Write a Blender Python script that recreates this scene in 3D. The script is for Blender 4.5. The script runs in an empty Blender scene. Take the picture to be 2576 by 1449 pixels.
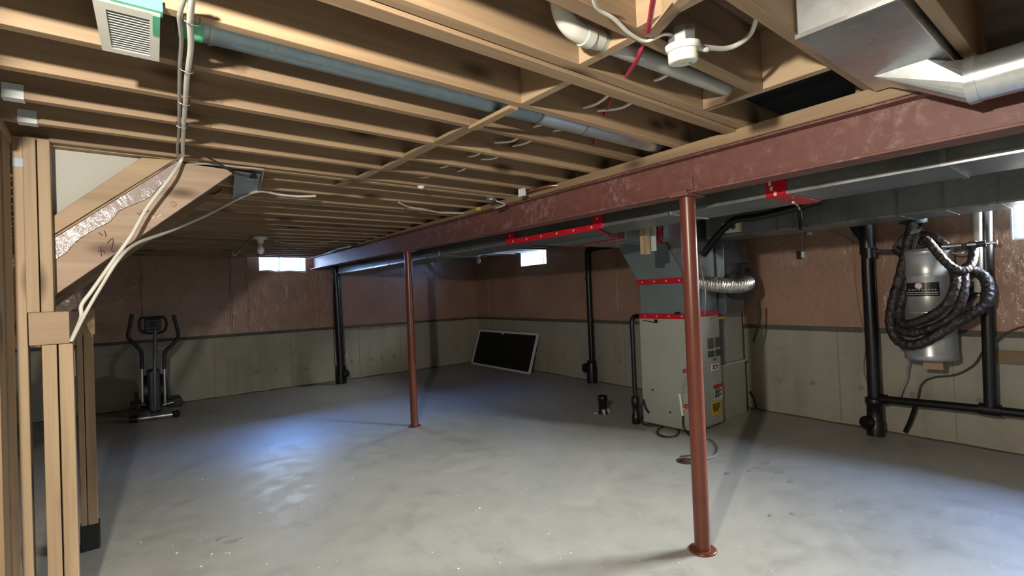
import bpy, math, random
from mathutils import Vector, Matrix
R_ = random.Random(7)
S = bpy.context.scene
COL = S.collection
V = Vector

# ------------------------------------------------------------------ camera
F_PX, YAW, PITCH, ROLL, CAM_H = 1259.02, math.radians(38.65), math.radians(0.754), math.radians(-2.251), 1.5
_f = V((math.sin(YAW), math.cos(YAW), 0)); _r = V((math.cos(YAW), -math.sin(YAW), 0)); _u = V((0, 0, 1))
_f2 = _f*math.cos(PITCH) + _u*math.sin(PITCH); _u2 = _u*math.cos(PITCH) - _f*math.sin(PITCH)
_r3 = _r*math.cos(ROLL) + _u2*math.sin(ROLL); _u3 = _u2*math.cos(ROLL) - _r*math.sin(ROLL)
cam_data = bpy.data.cameras.new('camera')
cam = bpy.data.objects.new('camera', cam_data); COL.objects.link(cam)
cam_data.sensor_width = 36.0; cam_data.lens = F_PX/2576*36.0
cam_data.clip_start = 0.02; cam_data.clip_end = 200
m = Matrix((( _r3.x, _u3.x, -_f2.x, 0), (_r3.y, _u3.y, -_f2.y, 0), (_r3.z, _u3.z, -_f2.z, CAM_H), (0, 0, 0, 1)))
cam.matrix_world = m
S.camera = cam

# ------------------------------------------------------------------ view, sky, lamps
S.view_settings.view_transform = 'Standard'; S.view_settings.look = 'None'
S.view_settings.exposure = 1.0; S.view_settings.gamma = 1.0; S.view_settings.use_curve_mapping = False
S.cycles.sample_clamp_indirect = 6.0
S.cycles.max_bounces = 10; S.cycles.diffuse_bounces = 5; S.cycles.caustics_reflective = False; S.cycles.caustics_refractive = False
SKY = 108.0
w = bpy.data.worlds.new('sky'); S.world = w; w.use_nodes = True
nt = w.node_tree; nt.nodes.clear()
tc = nt.nodes.new('ShaderNodeTexCoord'); sp = nt.nodes.new('ShaderNodeSeparateXYZ'); rp = nt.nodes.new('ShaderNodeValToRGB')
bg = nt.nodes.new('ShaderNodeBackground'); wo = nt.nodes.new('ShaderNodeOutputWorld')
nt.links.new(tc.outputs['Generated'], sp.inputs[0]); nt.links.new(sp.outputs['Z'], rp.inputs[0])
# the sky is clear blue to the north (+Y) and bright with thin cloud towards the sun's side (+X)
ramp2 = nt.nodes.new('ShaderNodeValToRGB'); mxs = nt.nodes.new('ShaderNodeMix'); mxs.data_type = 'RGBA'; mr0 = nt.nodes.new('ShaderNodeMapRange')
sund = nt.nodes.new('ShaderNodeVectorMath'); sund.operation = 'DOT_PRODUCT'; sund.inputs[1].default_value = (0.82, -0.57, 0); nt.links.new(tc.outputs['Generated'], sund.inputs[0])
mr0.inputs[1].default_value = -0.2; mr0.inputs[2].default_value = 0.85; nt.links.new(sund.outputs['Value'], mr0.inputs[0]); nt.links.new(mr0.outputs[0], mxs.inputs[0])
nt.links.new(sp.outputs['Z'], ramp2.inputs[0]); nt.links.new(rp.outputs[0], mxs.inputs[6]); nt.links.new(ramp2.outputs[0], mxs.inputs[7])
nt.links.new(mxs.outputs[2], bg.inputs[0]); nt.links.new(bg.outputs[0], wo.inputs[0])
bg.inputs[1].default_value = SKY
def sky_ramp(node, stops):
    el = node.color_ramp.elements
    el[0].position = stops[0][0]; el[0].color = (*stops[0][1], 1); el[1].position = stops[-1][0]; el[1].color = (*stops[-1][1], 1)
    for p_, c_ in stops[1:-1]:
        x_ = el.new(p_); x_.color = (*c_, 1)
sky_ramp(rp, [(0.0, (0.10, 0.10, 0.09)), (0.04, (0.60, 0.63, 0.63)), (0.30, (1.2, 1.25, 1.3)), (0.42, (0.75, 0.95, 1.3)), (0.50, (0.46, 0.95, 2.3)), (0.8, (0.44, 0.92, 2.3)), (1.0, (0.25, 0.5, 1.3))])
sky_ramp(ramp2, [(0.0, (0.10, 0.10, 0.09)), (0.04, (0.3, 0.3, 0.3)), (0.20, (0.8, 0.8, 0.78)), (0.29, (2.8, 2.8, 2.7)), (0.36, (2.8, 2.8, 2.7)), (0.50, (1.5, 1.5, 1.45)), (0.64, (0.5, 0.52, 0.52)), (1.0, (0.22, 0.26, 0.32))])

BULB = V((-0.38, 0.48, 2.145))
def lamp(name, loc, energy, color, r=0.035):
    d = bpy.data.lights.new(name, 'POINT'); d.energy = energy; d.color = color; d.shadow_soft_size = r
    o = bpy.data.objects.new(name, d); o.location = loc; COL.objects.link(o); return o
lamp('bulb_light', BULB, 165, (1.0, 0.915, 0.78))
def portal(name, c, n, sx, sz):
    d = bpy.data.lights.new(name, 'AREA'); d.shape = 'RECTANGLE'; d.size = sx; d.size_y = sz
    d.cycles.is_portal = True
    o = bpy.data.objects.new(name, d); o.location = c; COL.objects.link(o)
    o.rotation_euler = V(n).to_track_quat('-Z', 'Y').to_euler()

# ------------------------------------------------------------------ layout helpers: the sight line of a photo pixel met with a real plane
def ray(p):
    return (_r3*((p[0]-1288)/F_PX) - _u3*((p[1]-724.5)/F_PX) + _f2)
O = V((0, 0, CAM_H))
def az(px, py, z):
    d = ray((px, py)); return O + d*((z-CAM_H)/d.z)
def ax(px, py, x):
    d = ray((px, py)); return O + d*(x/d.x)
def ay(px, py, y):
    d = ray((px, py)); return O + d*(y/d.y)
RW0, RWS = 5.83, 0.0765                 # the right wall: x = RW0 + RWS*y
def aw(px, py, off=0.0):                # a point `off` metres in front of the right wall
    d = ray((px, py)); return O + d*((RW0-off)/(d.x-RWS*d.y))
def wallx(y, off=0.0): return RW0 - off + RWS*y
WDIR = V((RWS, 1, 0)).normalized(); WN = V((-1, RWS, 0)).normalized()
BX0, BXS = 2.54, 0.037                  # the steel beam's centre line
def bx(y, off=0.0): return BX0 + off + BXS*y
def ab(px, py, off=0.0):
    d = ray((px, py)); return O + d*((BX0+off)/(d.x-BXS*d.y))
YB = 9.5                                # back wall

# ------------------------------------------------------------------ mesh helper
class MB:
    def __init__(s): s.v = []; s.f = []; s.sm = []
    def add(s, vs, fs, smooth=False):
        n = len(s.v); s.v += [V(a) for a in vs]; s.f += [tuple(i+n for i in f) for f in fs]; s.sm += [smooth]*len(fs); return s
    def hexa(s, p):   # 8 corners: 0-3 bottom loop, 4-7 top loop
        return s.add(p, [(3, 2, 1, 0), (4, 5, 6, 7), (0, 1, 5, 4), (1, 2, 6, 5), (2, 3, 7, 6), (3, 0, 4, 7)])
    def box(s, a, b):
        (x0, y0, z0), (x1, y1, z1) = a, b
        return s.hexa([(x0, y0, z0), (x1, y0, z0), (x1, y1, z0), (x0, y1, z0), (x0, y0, z1), (x1, y0, z1), (x1, y1, z1), (x0, y1, z1)])
    def obox(s, c, ux, uy, uz, hx, hy, hz):
        c, ux, uy, uz = V(c), V(ux).normalized()*hx, V(uy).normalized()*hy, V(uz).normalized()*hz
        return s.hexa([c-ux-uy-uz, c+ux-uy-uz, c+ux+uy-uz, c-ux+uy-uz, c-ux-uy+uz, c+ux-uy+uz, c+ux+uy+uz, c-ux+uy+uz])
    def bar(s, p, q, w, h, up=(0, 0, 1)):
        p, q = V(p), V(q); d = (q-p); side = d.cross(V(up)).normalized(); u2 = side.cross(d).normalized()
        return s.obox((p+q)/2, d, side, u2, d.length/2, w/2, h/2)
    def prism(s, pts, vec):
        n = len(pts); vec = V(vec); a = [V(p) for p in pts]; b = [p+vec for p in a]
        return s.add(a+b, [tuple(range(n))[::-1], tuple(range(n, 2*n))] + [(i, (i+1) % n, n+(i+1) % n, n+i) for i in range(n)])
    def tube(s, pts, r, n=10, caps=True, rfun=None, flat=1.0):
        pts = [V(p) for p in pts]; N = len(pts); rings = []
        t0 = (pts[1]-pts[0]).normalized(); up = V((0, 0, 1)) if abs(t0.z) < .9 else V((1, 0, 0))
        side = t0.cross(up).normalized()
        for i in range(N):
            t = (pts[min(i+1, N-1)]-pts[max(i-1, 0)]).normalized()
            side = (side - t*side.dot(t)).normalized(); u2 = side.cross(t)
            rr = r if rfun is None else r*rfun(i/(N-1))
            rings.append([pts[i] + side*(rr*math.cos(2*math.pi*k/n)) + u2*(rr*flat*math.sin(2*math.pi*k/n)) for k in range(n)])
        vs = [p for ring in rings for p in ring]
        fs = [(i*n+k, i*n+(k+1) % n, (i+1)*n+(k+1) % n, (i+1)*n+k) for i in range(N-1) for k in range(n)]
        s.add(vs, fs, True)
        if caps:
            s.add(rings[0], [tuple(range(n))[::-1]]); s.add(rings[-1], [tuple(range(n))])
        return s
    def cyl(s, p, q, r, r2=None, n=20):
        r2 = r if r2 is None else r2
        return s.tube([p, q], 1.0, n, True, lambda t: r+(r2-r)*t)
    def lathe(s, c, prof, n=24, axis=(0, 0, 1)):
        c = V(c); a = V(axis).normalized(); e1 = a.orthogonal().normalized(); e2 = a.cross(e1)
        vs = [c + a*z + (e1*math.cos(2*math.pi*k/n) + e2*math.sin(2*math.pi*k/n))*r for (r, z) in prof for k in range(n)]
        M = len(prof)
        fs = [(i*n+k, i*n+(k+1) % n, (i+1)*n+(k+1) % n, (i+1)*n+k) for i in range(M-1) for k in range(n)]
        s.add(vs, fs, True)
        s.add([vs[k] for k in range(n)], [tuple(range(n))[::-1]]); s.add([vs[(M-1)*n+k] for k in range(n)], [tuple(range(n))])
        return s
    def build(s, name, mat, parent=None, bevel=0.0, fix=True, autosmooth=True):
        lo = V([min(p[i] for p in s.v) for i in range(3)]); hi = V([max(p[i] for p in s.v) for i in range(3)])
        org = V(((lo.x+hi.x)/2, (lo.y+hi.y)/2, lo.z))
        me = bpy.data.meshes.new(name); me.from_pydata([p-org for p in s.v], [], s.f); me.validate()
        me.polygons.foreach_set('use_smooth', s.sm[:len(me.polygons)] if len(s.sm) >= len(me.polygons) else [False]*len(me.polygons))
        if fix:
            import bmesh
            b = bmesh.new(); b.from_mesh(me); bmesh.ops.recalc_face_normals(b, faces=b.faces); b.to_mesh(me); b.free()
        me.materials.append(mat)
        o = bpy.data.objects.new(name, me); COL.objects.link(o)
        o.location = org - (WORLD.get(parent.name, V()) if parent else V()); WORLD[o.name] = org
        if parent: o.parent = parent
        if bevel:
            bm_ = o.modifiers.new('bevel', 'BEVEL'); bm_.width = bevel; bm_.segments = 2; bm_.limit_method = 'ANGLE'
        return o
WORLD = {}
def thing(name, label, cat, loc, group=None):
    o = bpy.data.objects.new(name, None); COL.objects.link(o); o.location = loc; WORLD[o.name] = V(loc)
    o.empty_display_size = 0.1
    return tag(o, label, cat, group)
def tag(o, label, cat, group=None):
    o['label'] = label; o['category'] = cat
    if group: o['group'] = group
    return o
def struct(o, label=None):
    o['kind'] = 'structure'
    if label: o['label'] = label
    return o
def lab(o, label): o['label'] = label; return o
def spline(pts, k=6):
    pts = [V(p) for p in pts]; out = []
    P = [pts[0]*2-pts[1]] + pts + [pts[-1]*2-pts[-2]]
    for i in range(1, len(P)-2):
        a, b, c, d = P[i-1], P[i], P[i+1], P[i+2]
        for j in range(k):
            t = j/k
            out.append(0.5*((2*b) + (c-a)*t + (2*a-5*b+4*c-d)*t*t + (3*b-a-3*c+d)*t*t*t))
    out.append(pts[-1]); return out

# ------------------------------------------------------------------ materials
def new_mat(name):
    mt = bpy.data.materials.new(name); mt.use_nodes = True
    return mt, mt.node_tree, mt.node_tree.nodes['Principled BSDF']
def N(nt, typ, **kw):
    n = nt.nodes.new(typ)
    for k_, v_ in kw.items(): setattr(n, k_, v_)
    return n
def ramp(nt, src, stops):
    r = N(nt, 'ShaderNodeValToRGB'); el = r.color_ramp.elements
    el[0].position, el[0].color = stops[0][0], (*stops[0][1], 1); el[1].position, el[1].color = stops[-1][0], (*stops[-1][1], 1)
    for p, c in stops[1:-1]:
        x = el.new(p); x.color = (*c, 1)
    nt.links.new(src, r.inputs[0]); return r.outputs[0]
def noise(nt, vec, scale, detail=4, rough=0.55, dist=0.0):
    n = N(nt, 'ShaderNodeTexNoise'); n.inputs['Scale'].default_value = scale; n.inputs['Detail'].default_value = detail
    n.inputs['Roughness'].default_value = rough; n.inputs['Distortion'].default_value = dist
    nt.links.new(vec, n.inputs['Vector']); return n.outputs['Fac']
def mapping(nt, src, scale=(1, 1, 1)):
    mp = N(nt, 'ShaderNodeMapping'); mp.inputs['Scale'].default_value = scale; nt.links.new(src, mp.inputs['Vector']); return mp.outputs[0]
def mixc(nt, fac, a, b, mode='MIX'):
    x = N(nt, 'ShaderNodeMix', data_type='RGBA', blend_type=mode)
    for sock, val in ((x.inputs[0], fac), (x.inputs[6], a), (x.inputs[7], b)):
        if hasattr(val, 'links') or isinstance(val, bpy.types.NodeSocket): nt.links.new(val, sock)
        elif isinstance(val, (int, float)): sock.default_value = val
        else: sock.default_value = (*val, 1)
    return x.outputs[2]
def bump(nt, bsdf, h, strength=0.3, dist=0.01):
    b = N(nt, 'ShaderNodeBump'); b.inputs['Strength'].default_value = strength; b.inputs['Distance'].default_value = dist
    nt.links.new(h, b.inputs['Height']); nt.links.new(b.outputs[0], bsdf.inputs['Normal'])
def plain(name, col, rough=0.5, metal=0.0, var=0.12, scale=9, bmp=0.0, coat=0.0, emit=None):
    mt, nt, b = new_mat(name)
    g = N(nt, 'ShaderNodeTexCoord').outputs['Object']
    f = noise(nt, g, scale, 5)
    c0 = tuple(max(0, c*(1-var)) for c in col); c1 = tuple(min(1, c*(1+var)) for c in col)
    nt.links.new(ramp(nt, f, [(0.3, c0), (0.7, c1)]), b.inputs['Base Color'])
    b.inputs['Roughness'].default_value = rough; b.inputs['Metallic'].default_value = metal
    b.inputs['Coat Weight'].default_value = coat; b.inputs['Coat Roughness'].default_value = 0.15
    if bmp: bump(nt, b, noise(nt, g, scale*6, 3), bmp, 0.003)
    return mt
def wood(name, axis, light, dark, knots=True, rough=0.65):
    mt, nt, b = new_mat(name)
    tcn = N(nt, 'ShaderNodeTexCoord'); oi = N(nt, 'ShaderNodeObjectInfo')
    off = N(nt, 'ShaderNodeVectorMath', operation='SCALE'); off.inputs[0].default_value = (37.0, 53.0, 71.0); nt.links.new(oi.outputs['Random'], off.inputs['Scale'])
    ad = N(nt, 'ShaderNodeVectorMath', operation='ADD'); nt.links.new(tcn.outputs['Object'], ad.inputs[0]); nt.links.new(off.outputs[0], ad.inputs[1])
    sc = [26, 26, 26]; sc['xyz'.index(axis)] = 0.9
    g = noise(nt, mapping(nt, ad.outputs[0], sc), 2.2, 6, 0.6, 0.6)
    sc2 = [9, 9, 9]; sc2['xyz'.index(axis)] = 0.6
    g2 = noise(nt, mapping(nt, ad.outputs[0], sc2), 1.3, 3, 0.5, 0.3)
    c = ramp(nt, g, [(0.28, dark), (0.5, tuple((a*.45+d*.55) for a, d in zip(dark, light))), (0.72, light)])
    c = mixc(nt, 0.55, c, ramp(nt, g2, [(0.3, tuple(d*.75 for d in dark)), (0.75, tuple(min(1, l*1.08) for l in light))]))
    if knots:
        sc3 = [5.5, 5.5, 5.5]; sc3['xyz'.index(axis)] = 2.0
        vo = N(nt, 'ShaderNodeTexVoronoi'); vo.inputs['Scale'].default_value = 1.0; nt.links.new(mapping(nt, ad.outputs[0], sc3), vo.inputs['Vector'])
        kf = ramp(nt, vo.outputs['Distance'], [(0.07, (1, 1, 1)), (0.16, (0.45, 0.45, 0.45)), (0.23, (0, 0, 0))])
        c = mixc(nt, kf, c, (dark[0]*.35, dark[1]*.3, dark[2]*.3))
    hv = N(nt, 'ShaderNodeHueSaturation'); nt.links.new(c, hv.inputs['Color'])
    mr = N(nt, 'ShaderNodeMapRange'); nt.links.new(oi.outputs['Random'], mr.inputs[0]); mr.inputs[3].default_value = 0.82; mr.inputs[4].default_value = 1.14
    nt.links.new(mr.outputs[0], hv.inputs['Value'])
    nt.links.new(hv.outputs[0], b.inputs['Base Color']); b.inputs['Roughness'].default_value = rough
    bump(nt, b, g, 0.12, 0.004)
    return mt
WL, WD = (0.38, 0.265, 0.155), (0.215, 0.14, 0.085)
M = {}
for a_ in 'xyz': M['wood_'+a_] = wood('spruce_'+a_, a_, WL, WD)
for a_ in 'xyz': M['pale_'+a_] = wood('pale_pine_'+a_, a_, (0.43, 0.32, 0.205), (0.30, 0.205, 0.12))
M['ply'] = wood('stringer_board', 'x', (0.44, 0.325, 0.24), (0.31, 0.21, 0.145))
M['subfloor'] = wood('subfloor_sheathing', 'y', (0.20, 0.13, 0.085), (0.13, 0.08, 0.05), False)
# concrete floor
def concrete(name, base, warm, rough0, rough1, streak=False):
    mt, nt, b = new_mat(name)
    g = N(nt, 'ShaderNodeNewGeometry').outputs['Position']
    n1 = noise(nt, g, 0.8, 6, 0.6, 0.4); n2 = noise(nt, g, 6, 6, 0.65, 0.2); n3 = noise(nt, g, 60, 4, 0.6)
    c = ramp(nt, n1, [(0.3, tuple(x*.76 for x in base)), (0.52, base), (0.70, tuple(x*1.12 for x in warm))])
    c = mixc(nt, 0.5, c, ramp(nt, noise(nt, g, 2.6, 7, 0.72, 1.0), [(0.32, tuple(x*.50 for x in base)), (0.45, tuple(x*.92 for x in base)), (0.58, base), (0.72, tuple(x*1.35 for x in base))]))
    c = mixc(nt, 0.35, c, ramp(nt, n2, [(0.28, tuple(x*.66 for x in base)), (0.5, base), (0.75, tuple(x*1.18 for x in base))]))
    c = mixc(nt, 0.06, c, ramp(nt, n3, [(0.35, (0.1, 0.1, 0.1)), (0.7, (0.7, 0.7, 0.7))]), 'OVERLAY')
    if streak:
        ns = noise(nt, mapping(nt, g, (2.2, 2.2, 0.22)), 1.6, 5, 0.6, 0.5)
        c = mixc(nt, 0.32, c, ramp(nt, ns, [(0.32, tuple(x*.62 for x in base)), (0.5, base), (0.7, tuple(x*1.1 for x in warm))]))
    else:
        nv = noise(nt, g, 18, 2, 0.5, 2.0)
        c = mixc(nt, ramp(nt, nv, [(0.70, (0, 0, 0)), (0.76, (0.5, 0.5, 0.5))]), c, (0.62, 0.62, 0.58))
    nt.links.new(c, b.inputs['Base Color'])
    nt.links.new(ramp(nt, n2, [(0.3, (rough0,)*3), (0.7, (rough1,)*3)]), b.inputs['Roughness'])
    b.inputs['Specular IOR Level'].default_value = 0.5
    bump(nt, b, n2, 0.10, 0.006)
    return mt
M['floor'] = concrete('concrete_slab', (0.395, 0.395, 0.37), (0.43, 0.425, 0.39), 0.36, 0.60)
M['wall'] = concrete('poured_concrete_wall', (0.40, 0.385, 0.32), (0.43, 0.40, 0.32), 0.75, 0.9, True)
# pink batts behind poly film
def poly(name, col, dk, bs=0.45):
    mt, nt, b = new_mat(name)
    g = N(nt, 'ShaderNodeNewGeometry').outputs['Position']
    n1 = noise(nt, g, 1.3, 6, 0.62, 0.5); n2 = noise(nt, mapping(nt, g, (1, 1, 0.75)), 7, 5, 0.6, 1.6); n3 = noise(nt, g, 26, 4, 0.6, 2.0)
    c = ramp(nt, n1, [(0.3, dk), (0.55, col), (0.75, tuple(min(1, x*1.2) for x in col))])
    c = mixc(nt, 0.35, c, ramp(nt, n3, [(0.3, dk), (0.7, col)]))
    nt.links.new(c, b.inputs['Base Color'])
    b.inputs['Roughness'].default_value = 0.55; b.inputs['Coat Weight'].default_value = 0.8; b.inputs['Coat Roughness'].default_value = 0.12
    bp = N(nt, 'ShaderNodeBump'); bp.inputs['Strength'].default_value = bs; bp.inputs['Distance'].default_value = 0.03
    nt.links.new(n2, bp.inputs['Height']); nt.links.new(bp.outputs[0], b.inputs['Normal']); nt.links.new(bp.outputs[0], b.inputs['Coat Normal'])
    return mt
M['poly'] = poly('poly_over_batts', (0.40, 0.24, 0.17), (0.28, 0.16, 0.115))
M['poly_clear'] = poly('loose_poly_film', (0.34, 0.285, 0.275), (0.24, 0.19, 0.185), 0.3)
M['seam'] = plain('dark_form_seam', (0.30, 0.285, 0.235), 0.9)
M['seam_dark'] = plain('damp_joint_dirt', (0.12, 0.115, 0.10), 0.9)
M['smear'] = plain('grey_mortar_smear', (0.31, 0.305, 0.29), 0.8)
M['ledge'] = plain('grey_sill_gasket', (0.10, 0.095, 0.085), 0.9)
# galvanised sheet
def galv(name, col, rough):
    mt, nt, b = new_mat(name)
    g = N(nt, 'ShaderNodeTexCoord').outputs['Object']
    vo = N(nt, 'ShaderNodeTexVoronoi'); vo.inputs['Scale'].default_value = 45; nt.links.new(g, vo.inputs['Vector'])
    n1 = noise(nt, g, 3, 5)
    bw = N(nt, 'ShaderNodeRGBToBW'); nt.links.new(vo.outputs['Color'], bw.inputs[0]); c = mixc(nt, 0.14, col, bw.outputs[0], 'OVERLAY')
    c = mixc(nt, 0.4, c, ramp(nt, n1, [(0.3, tuple(x*.75 for x in col)), (0.7, tuple(min(1, x*1.15) for x in col))]))
    nt.links.new(c, b.inputs['Base Color']); b.inputs['Metallic'].default_value = 0.85
    nt.links.new(ramp(nt, n1, [(0.3, (rough*.8,)*3), (0.7, (rough*1.25,)*3)]), b.inputs['Roughness'])
    bump(nt, b, noise(nt, g, 2.5, 2), 0.12, 0.02)
    return mt
M['galv'] = galv('galvanised_sheet', (0.27, 0.30, 0.31), 0.42)
M['galv_bright'] = galv('bright_galvanised_sheet', (0.56, 0.60, 0.62), 0.27)
M['galv_blue'] = galv('dull_blue_grey_steel_pipe', (0.24, 0.31, 0.345), 0.5)
M['galv_dull'] = plain('dull_grey_steel', (0.13, 0.16, 0.185), 0.42, 0.6, 0.12, 4)
def rust(name, col, chalk, amount):
    mt, nt, b = new_mat(name)
    g = N(nt, 'ShaderNodeNewGeometry').outputs['Position']
    n1 = noise(nt, g, 2.2, 7, 0.68, 0.8); n2 = noise(nt, g, 22, 5, 0.65, 0.3)
    c = ramp(nt, n2, [(0.3, tuple(x*.8 for x in col)), (0.7, tuple(min(1, x*1.15) for x in col))])
    mu = N(nt, 'ShaderNodeMath', operation='MULTIPLY'); nt.links.new(n1, mu.inputs[0]); nt.links.new(n2, mu.inputs[1])
    c = mixc(nt, ramp(nt, mu.outputs[0], [(0.27-amount, (0, 0, 0)), (0.40-amount, (0.6, 0.6, 0.6))]), c, chalk)
    nt.links.new(c, b.inputs['Base Color']); b.inputs['Roughness'].default_value = 0.55
    bump(nt, b, n2, 0.1, 0.003); return mt
M['primer'] = rust('red_oxide_primer', (0.155, 0.062, 0.054), (0.28, 0.215, 0.205), 0.0)
M['column'] = plain('red_brown_enamel', (0.125, 0.034, 0.020), 0.33, 0.0, 0.12, 5, 0.02)
M['red_tape'] = plain('red_sheathing_tape', (0.50, 0.012, 0.03), 0.28, 0, 0.15, 14)
M['tape_mark'] = plain('white_print_on_tape', (0.72, 0.5, 0.48), 0.4)
M['enamel'] = plain('grey_furnace_enamel', (0.36, 0.38, 0.345), 0.30, 0, 0.05, 3)
M['plenum'] = plain('grey_plenum_sheet', (0.19, 0.235, 0.25), 0.48, 0.35, 0.10, 3)
M['dark_panel'] = plain('dark_grey_grille', (0.13, 0.135, 0.125), 0.5)
M['white'] = plain('white_plastic', (0.70, 0.71, 0.66), 0.38, 0, 0.05)
M['cream'] = plain('cream_plastic', (0.66, 0.63, 0.46), 0.4, 0, 0.05)
M['pvc'] = plain('off_white_pvc', (0.52, 0.51, 0.46), 0.4, 0, 0.08)
M['pvc_grey'] = plain('grey_pvc', (0.36, 0.36, 0.33), 0.4, 0, 0.06)
M['cable'] = plain('white_cable_sheath', (0.60, 0.60, 0.54), 0.45, 0, 0.08, 12)
M['cable_grey'] = plain('grey_cable_sheath', (0.30, 0.29, 0.28), 0.5)
M['cable_dark'] = plain('dark_thin_wire', (0.05, 0.045, 0.04), 0.5)
M['cable_red'] = plain('red_cable_sheath', (0.30, 0.02, 0.045), 0.35, 0, 0.12, 20)
M['duct_tan'] = plain('dusty_brown_sheet', (0.17, 0.15, 0.13), 0.6)
M['abs'] = plain('black_abs_pipe', (0.006, 0.006, 0.008), 0.36, 0, 0.2, 6)
M['black'] = plain('black_plastic', (0.009, 0.009, 0.011), 0.45, 0, 0.2, 6)
M['blackmesh'] = plain('matte_black_screen', (0.0035, 0.0035, 0.004), 0.75)
M['rubber'] = plain('black_rubber', (0.02, 0.02, 0.02), 0.5)
M['drywall'] = plain('grey_drywall', (0.46, 0.46, 0.43), 0.85, 0, 0.05, 3)
M['chrome'] = plain('chrome', (0.75, 0.75, 0.76), 0.16, 1.0, 0.05)
M['steel'] = plain('brushed_steel', (0.52, 0.54, 0.55), 0.30, 0.8, 0.08, 3)
M['canister'] = plain('silver_canister', (0.42, 0.44, 0.44), 0.32, 0.55, 0.06, 3)
def hose_mat():
    mt, nt, b = new_mat('knitted_hose_sock')
    g = N(nt, 'ShaderNodeTexCoord').outputs['Object']
    wv = N(nt, 'ShaderNodeTexVoronoi'); wv.inputs['Scale'].default_value = 30; nt.links.new(g, wv.inputs['Vector'])
    n1 = noise(nt, g, 14, 4)
    c = ramp(nt, n1, [(0.3, (0.012, 0.009, 0.010)), (0.6, (0.035, 0.026, 0.029)), (0.8, (0.08, 0.062, 0.068))])
    nt.links.new(c, b.inputs['Base Color']); b.inputs['Roughness'].default_value = 0.5
    bump(nt, b, wv.outputs['Distance'], 0.7, 0.012); return mt
M['hose'] = hose_mat()
M['foil'] = plain('crinkled_foil', (0.62, 0.60, 0.55), 0.28, 0.9, 0.3, 14, 1.0)
M['yellow'] = plain('yellow_sticker', (0.62, 0.42, 0.05), 0.5)
M['yellow_dark'] = plain('sticker_print', (0.20, 0.13, 0.02), 0.5)
M['paper'] = plain('white_sticker', (0.72, 0.72, 0.74), 0.5, 0, 0.03)
M['greyprint'] = plain('pale_grey_label', (0.50, 0.52, 0.53), 0.5, 0, 0.04)
M['blueprint'] = plain('blue_print', (0.06, 0.06, 0.28), 0.5)
M['redprint'] = plain('red_print', (0.42, 0.03, 0.04), 0.5)
M['pink'] = plain('pale_red_badge', (0.52, 0.13, 0.15), 0.4)
M['label_black'] = plain('black_label', (0.012, 0.012, 0.02), 0.25)
M['brass'] = plain('brass', (0.62, 0.5, 0.22), 0.35, 0.9)
M['tan'] = plain('tan_cardboard', (0.40, 0.26, 0.17), 0.8)
M['green'] = plain('green_tape', (0.10, 0.42, 0.24), 0.5, 0, 0.1)
M['blue_tin'] = plain('blue_grey_zinc', (0.42, 0.52, 0.60), 0.35, 0.5)
M['rusty'] = plain('rusty_drain', (0.07, 0.03, 0.02), 0.8, 0, 0.3, 30)
M['pencil'] = plain('pencil_mark', (0.09, 0.055, 0.05), 0.8)
M['chalkmark'] = plain('white_mark', (0.75, 0.72, 0.65), 0.8)
M['bulbglass'] = plain('frosted_bulb', (0.62, 0.64, 0.62), 0.25, 0, 0.03)
M['foot_and_bay_shade'] = plain('tar_paper_and_bay_shade', (0.004, 0.004, 0.0045), 0.85)  # post foot wrap; also the painted shade in the bay behind the header
M['frame_white'] = plain('white_vinyl', (0.70, 0.75, 0.80), 0.35, 0, 0.03)
M['screen'] = plain('console_screen', (0.02, 0.03, 0.035), 0.2)
M['grey_dark'] = plain('dark_grey_plastic', (0.055, 0.06, 0.06), 0.4)
M['sheetclear'] = plain('pale_plastic_film', (0.60, 0.66, 0.72), 0.25, 0, 0.1)
M['tagwhite'] = plain('grey_white_tag', (0.50, 0.55, 0.58), 0.5)
def glass_mat():
    mt = bpy.data.materials.new('window_glass'); mt.use_nodes = True; nt = mt.node_tree; nt.nodes.clear()
    o = N(nt, 'ShaderNodeOutputMaterial'); mx = N(nt, 'ShaderNodeMixShader'); t = N(nt, 'ShaderNodeBsdfTransparent'); g = N(nt, 'ShaderNodeBsdfGlossy')
    t.inputs[0].default_value = (0.92, 0.95, 0.96, 1); g.inputs['Roughness'].default_value = 0.02
    mx.inputs[0].default_value = 0.07
    nt.links.new(t.outputs[0], mx.inputs[1]); nt.links.new(g.outputs[0], mx.inputs[2]); nt.links.new(mx.outputs[0], o.inputs[0])
    return mt
M['glass'] = glass_mat()

# ================================================================== THE SETTING
XL, YF = -3.2, -3.2
ZJ, ZS = 2.30, 2.54                     # underside of the joists, underside of the subfloor
ZL = 1.02                               # top of the bare concrete, underside of the insulation
def rwall_quad(y0, y1, off0, off1, z0, z1):
    return [(wallx(y0, off0), y0, z0), (wallx(y1, off0), y1, z0), (wallx(y1, off1), y1, z0), (wallx(y0, off1), y0, z0),
            (wallx(y0, off0), y0, z1), (wallx(y1, off0), y1, z1), (wallx(y1, off1), y1, z1), (wallx(y0, off1), y0, z1)]
plan = [(XL-.25, YF-.25), (wallx(YF-.25, -.25), YF-.25), (wallx(YB+.25, -.25), YB+.25), (XL-.25, YB+.25)]
struct(MB().prism([(x, y, -.12) for x, y in plan], (0, 0, .12)).build('floor', M['floor']))
ceiling = struct(MB().prism([(x, y, ZS) for x, y in plan], (0, 0, .03)).build('ceiling', M['subfloor']))

# windows: (wall, along0, along1, z0, z1)
W1 = (1.98, 2.76, 2.07, 2.43)
a2 = aw(1318, 628); b2 = aw(1385, 664); W2 = (b2.y, a2.y, b2.z, a2.z)
a3 = aw(2545, 500); b3 = aw(2545, 607); W3 = (-0.55, a3.y, b3.z, 2.30)
IT = 0.09                               # insulation thickness
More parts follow.
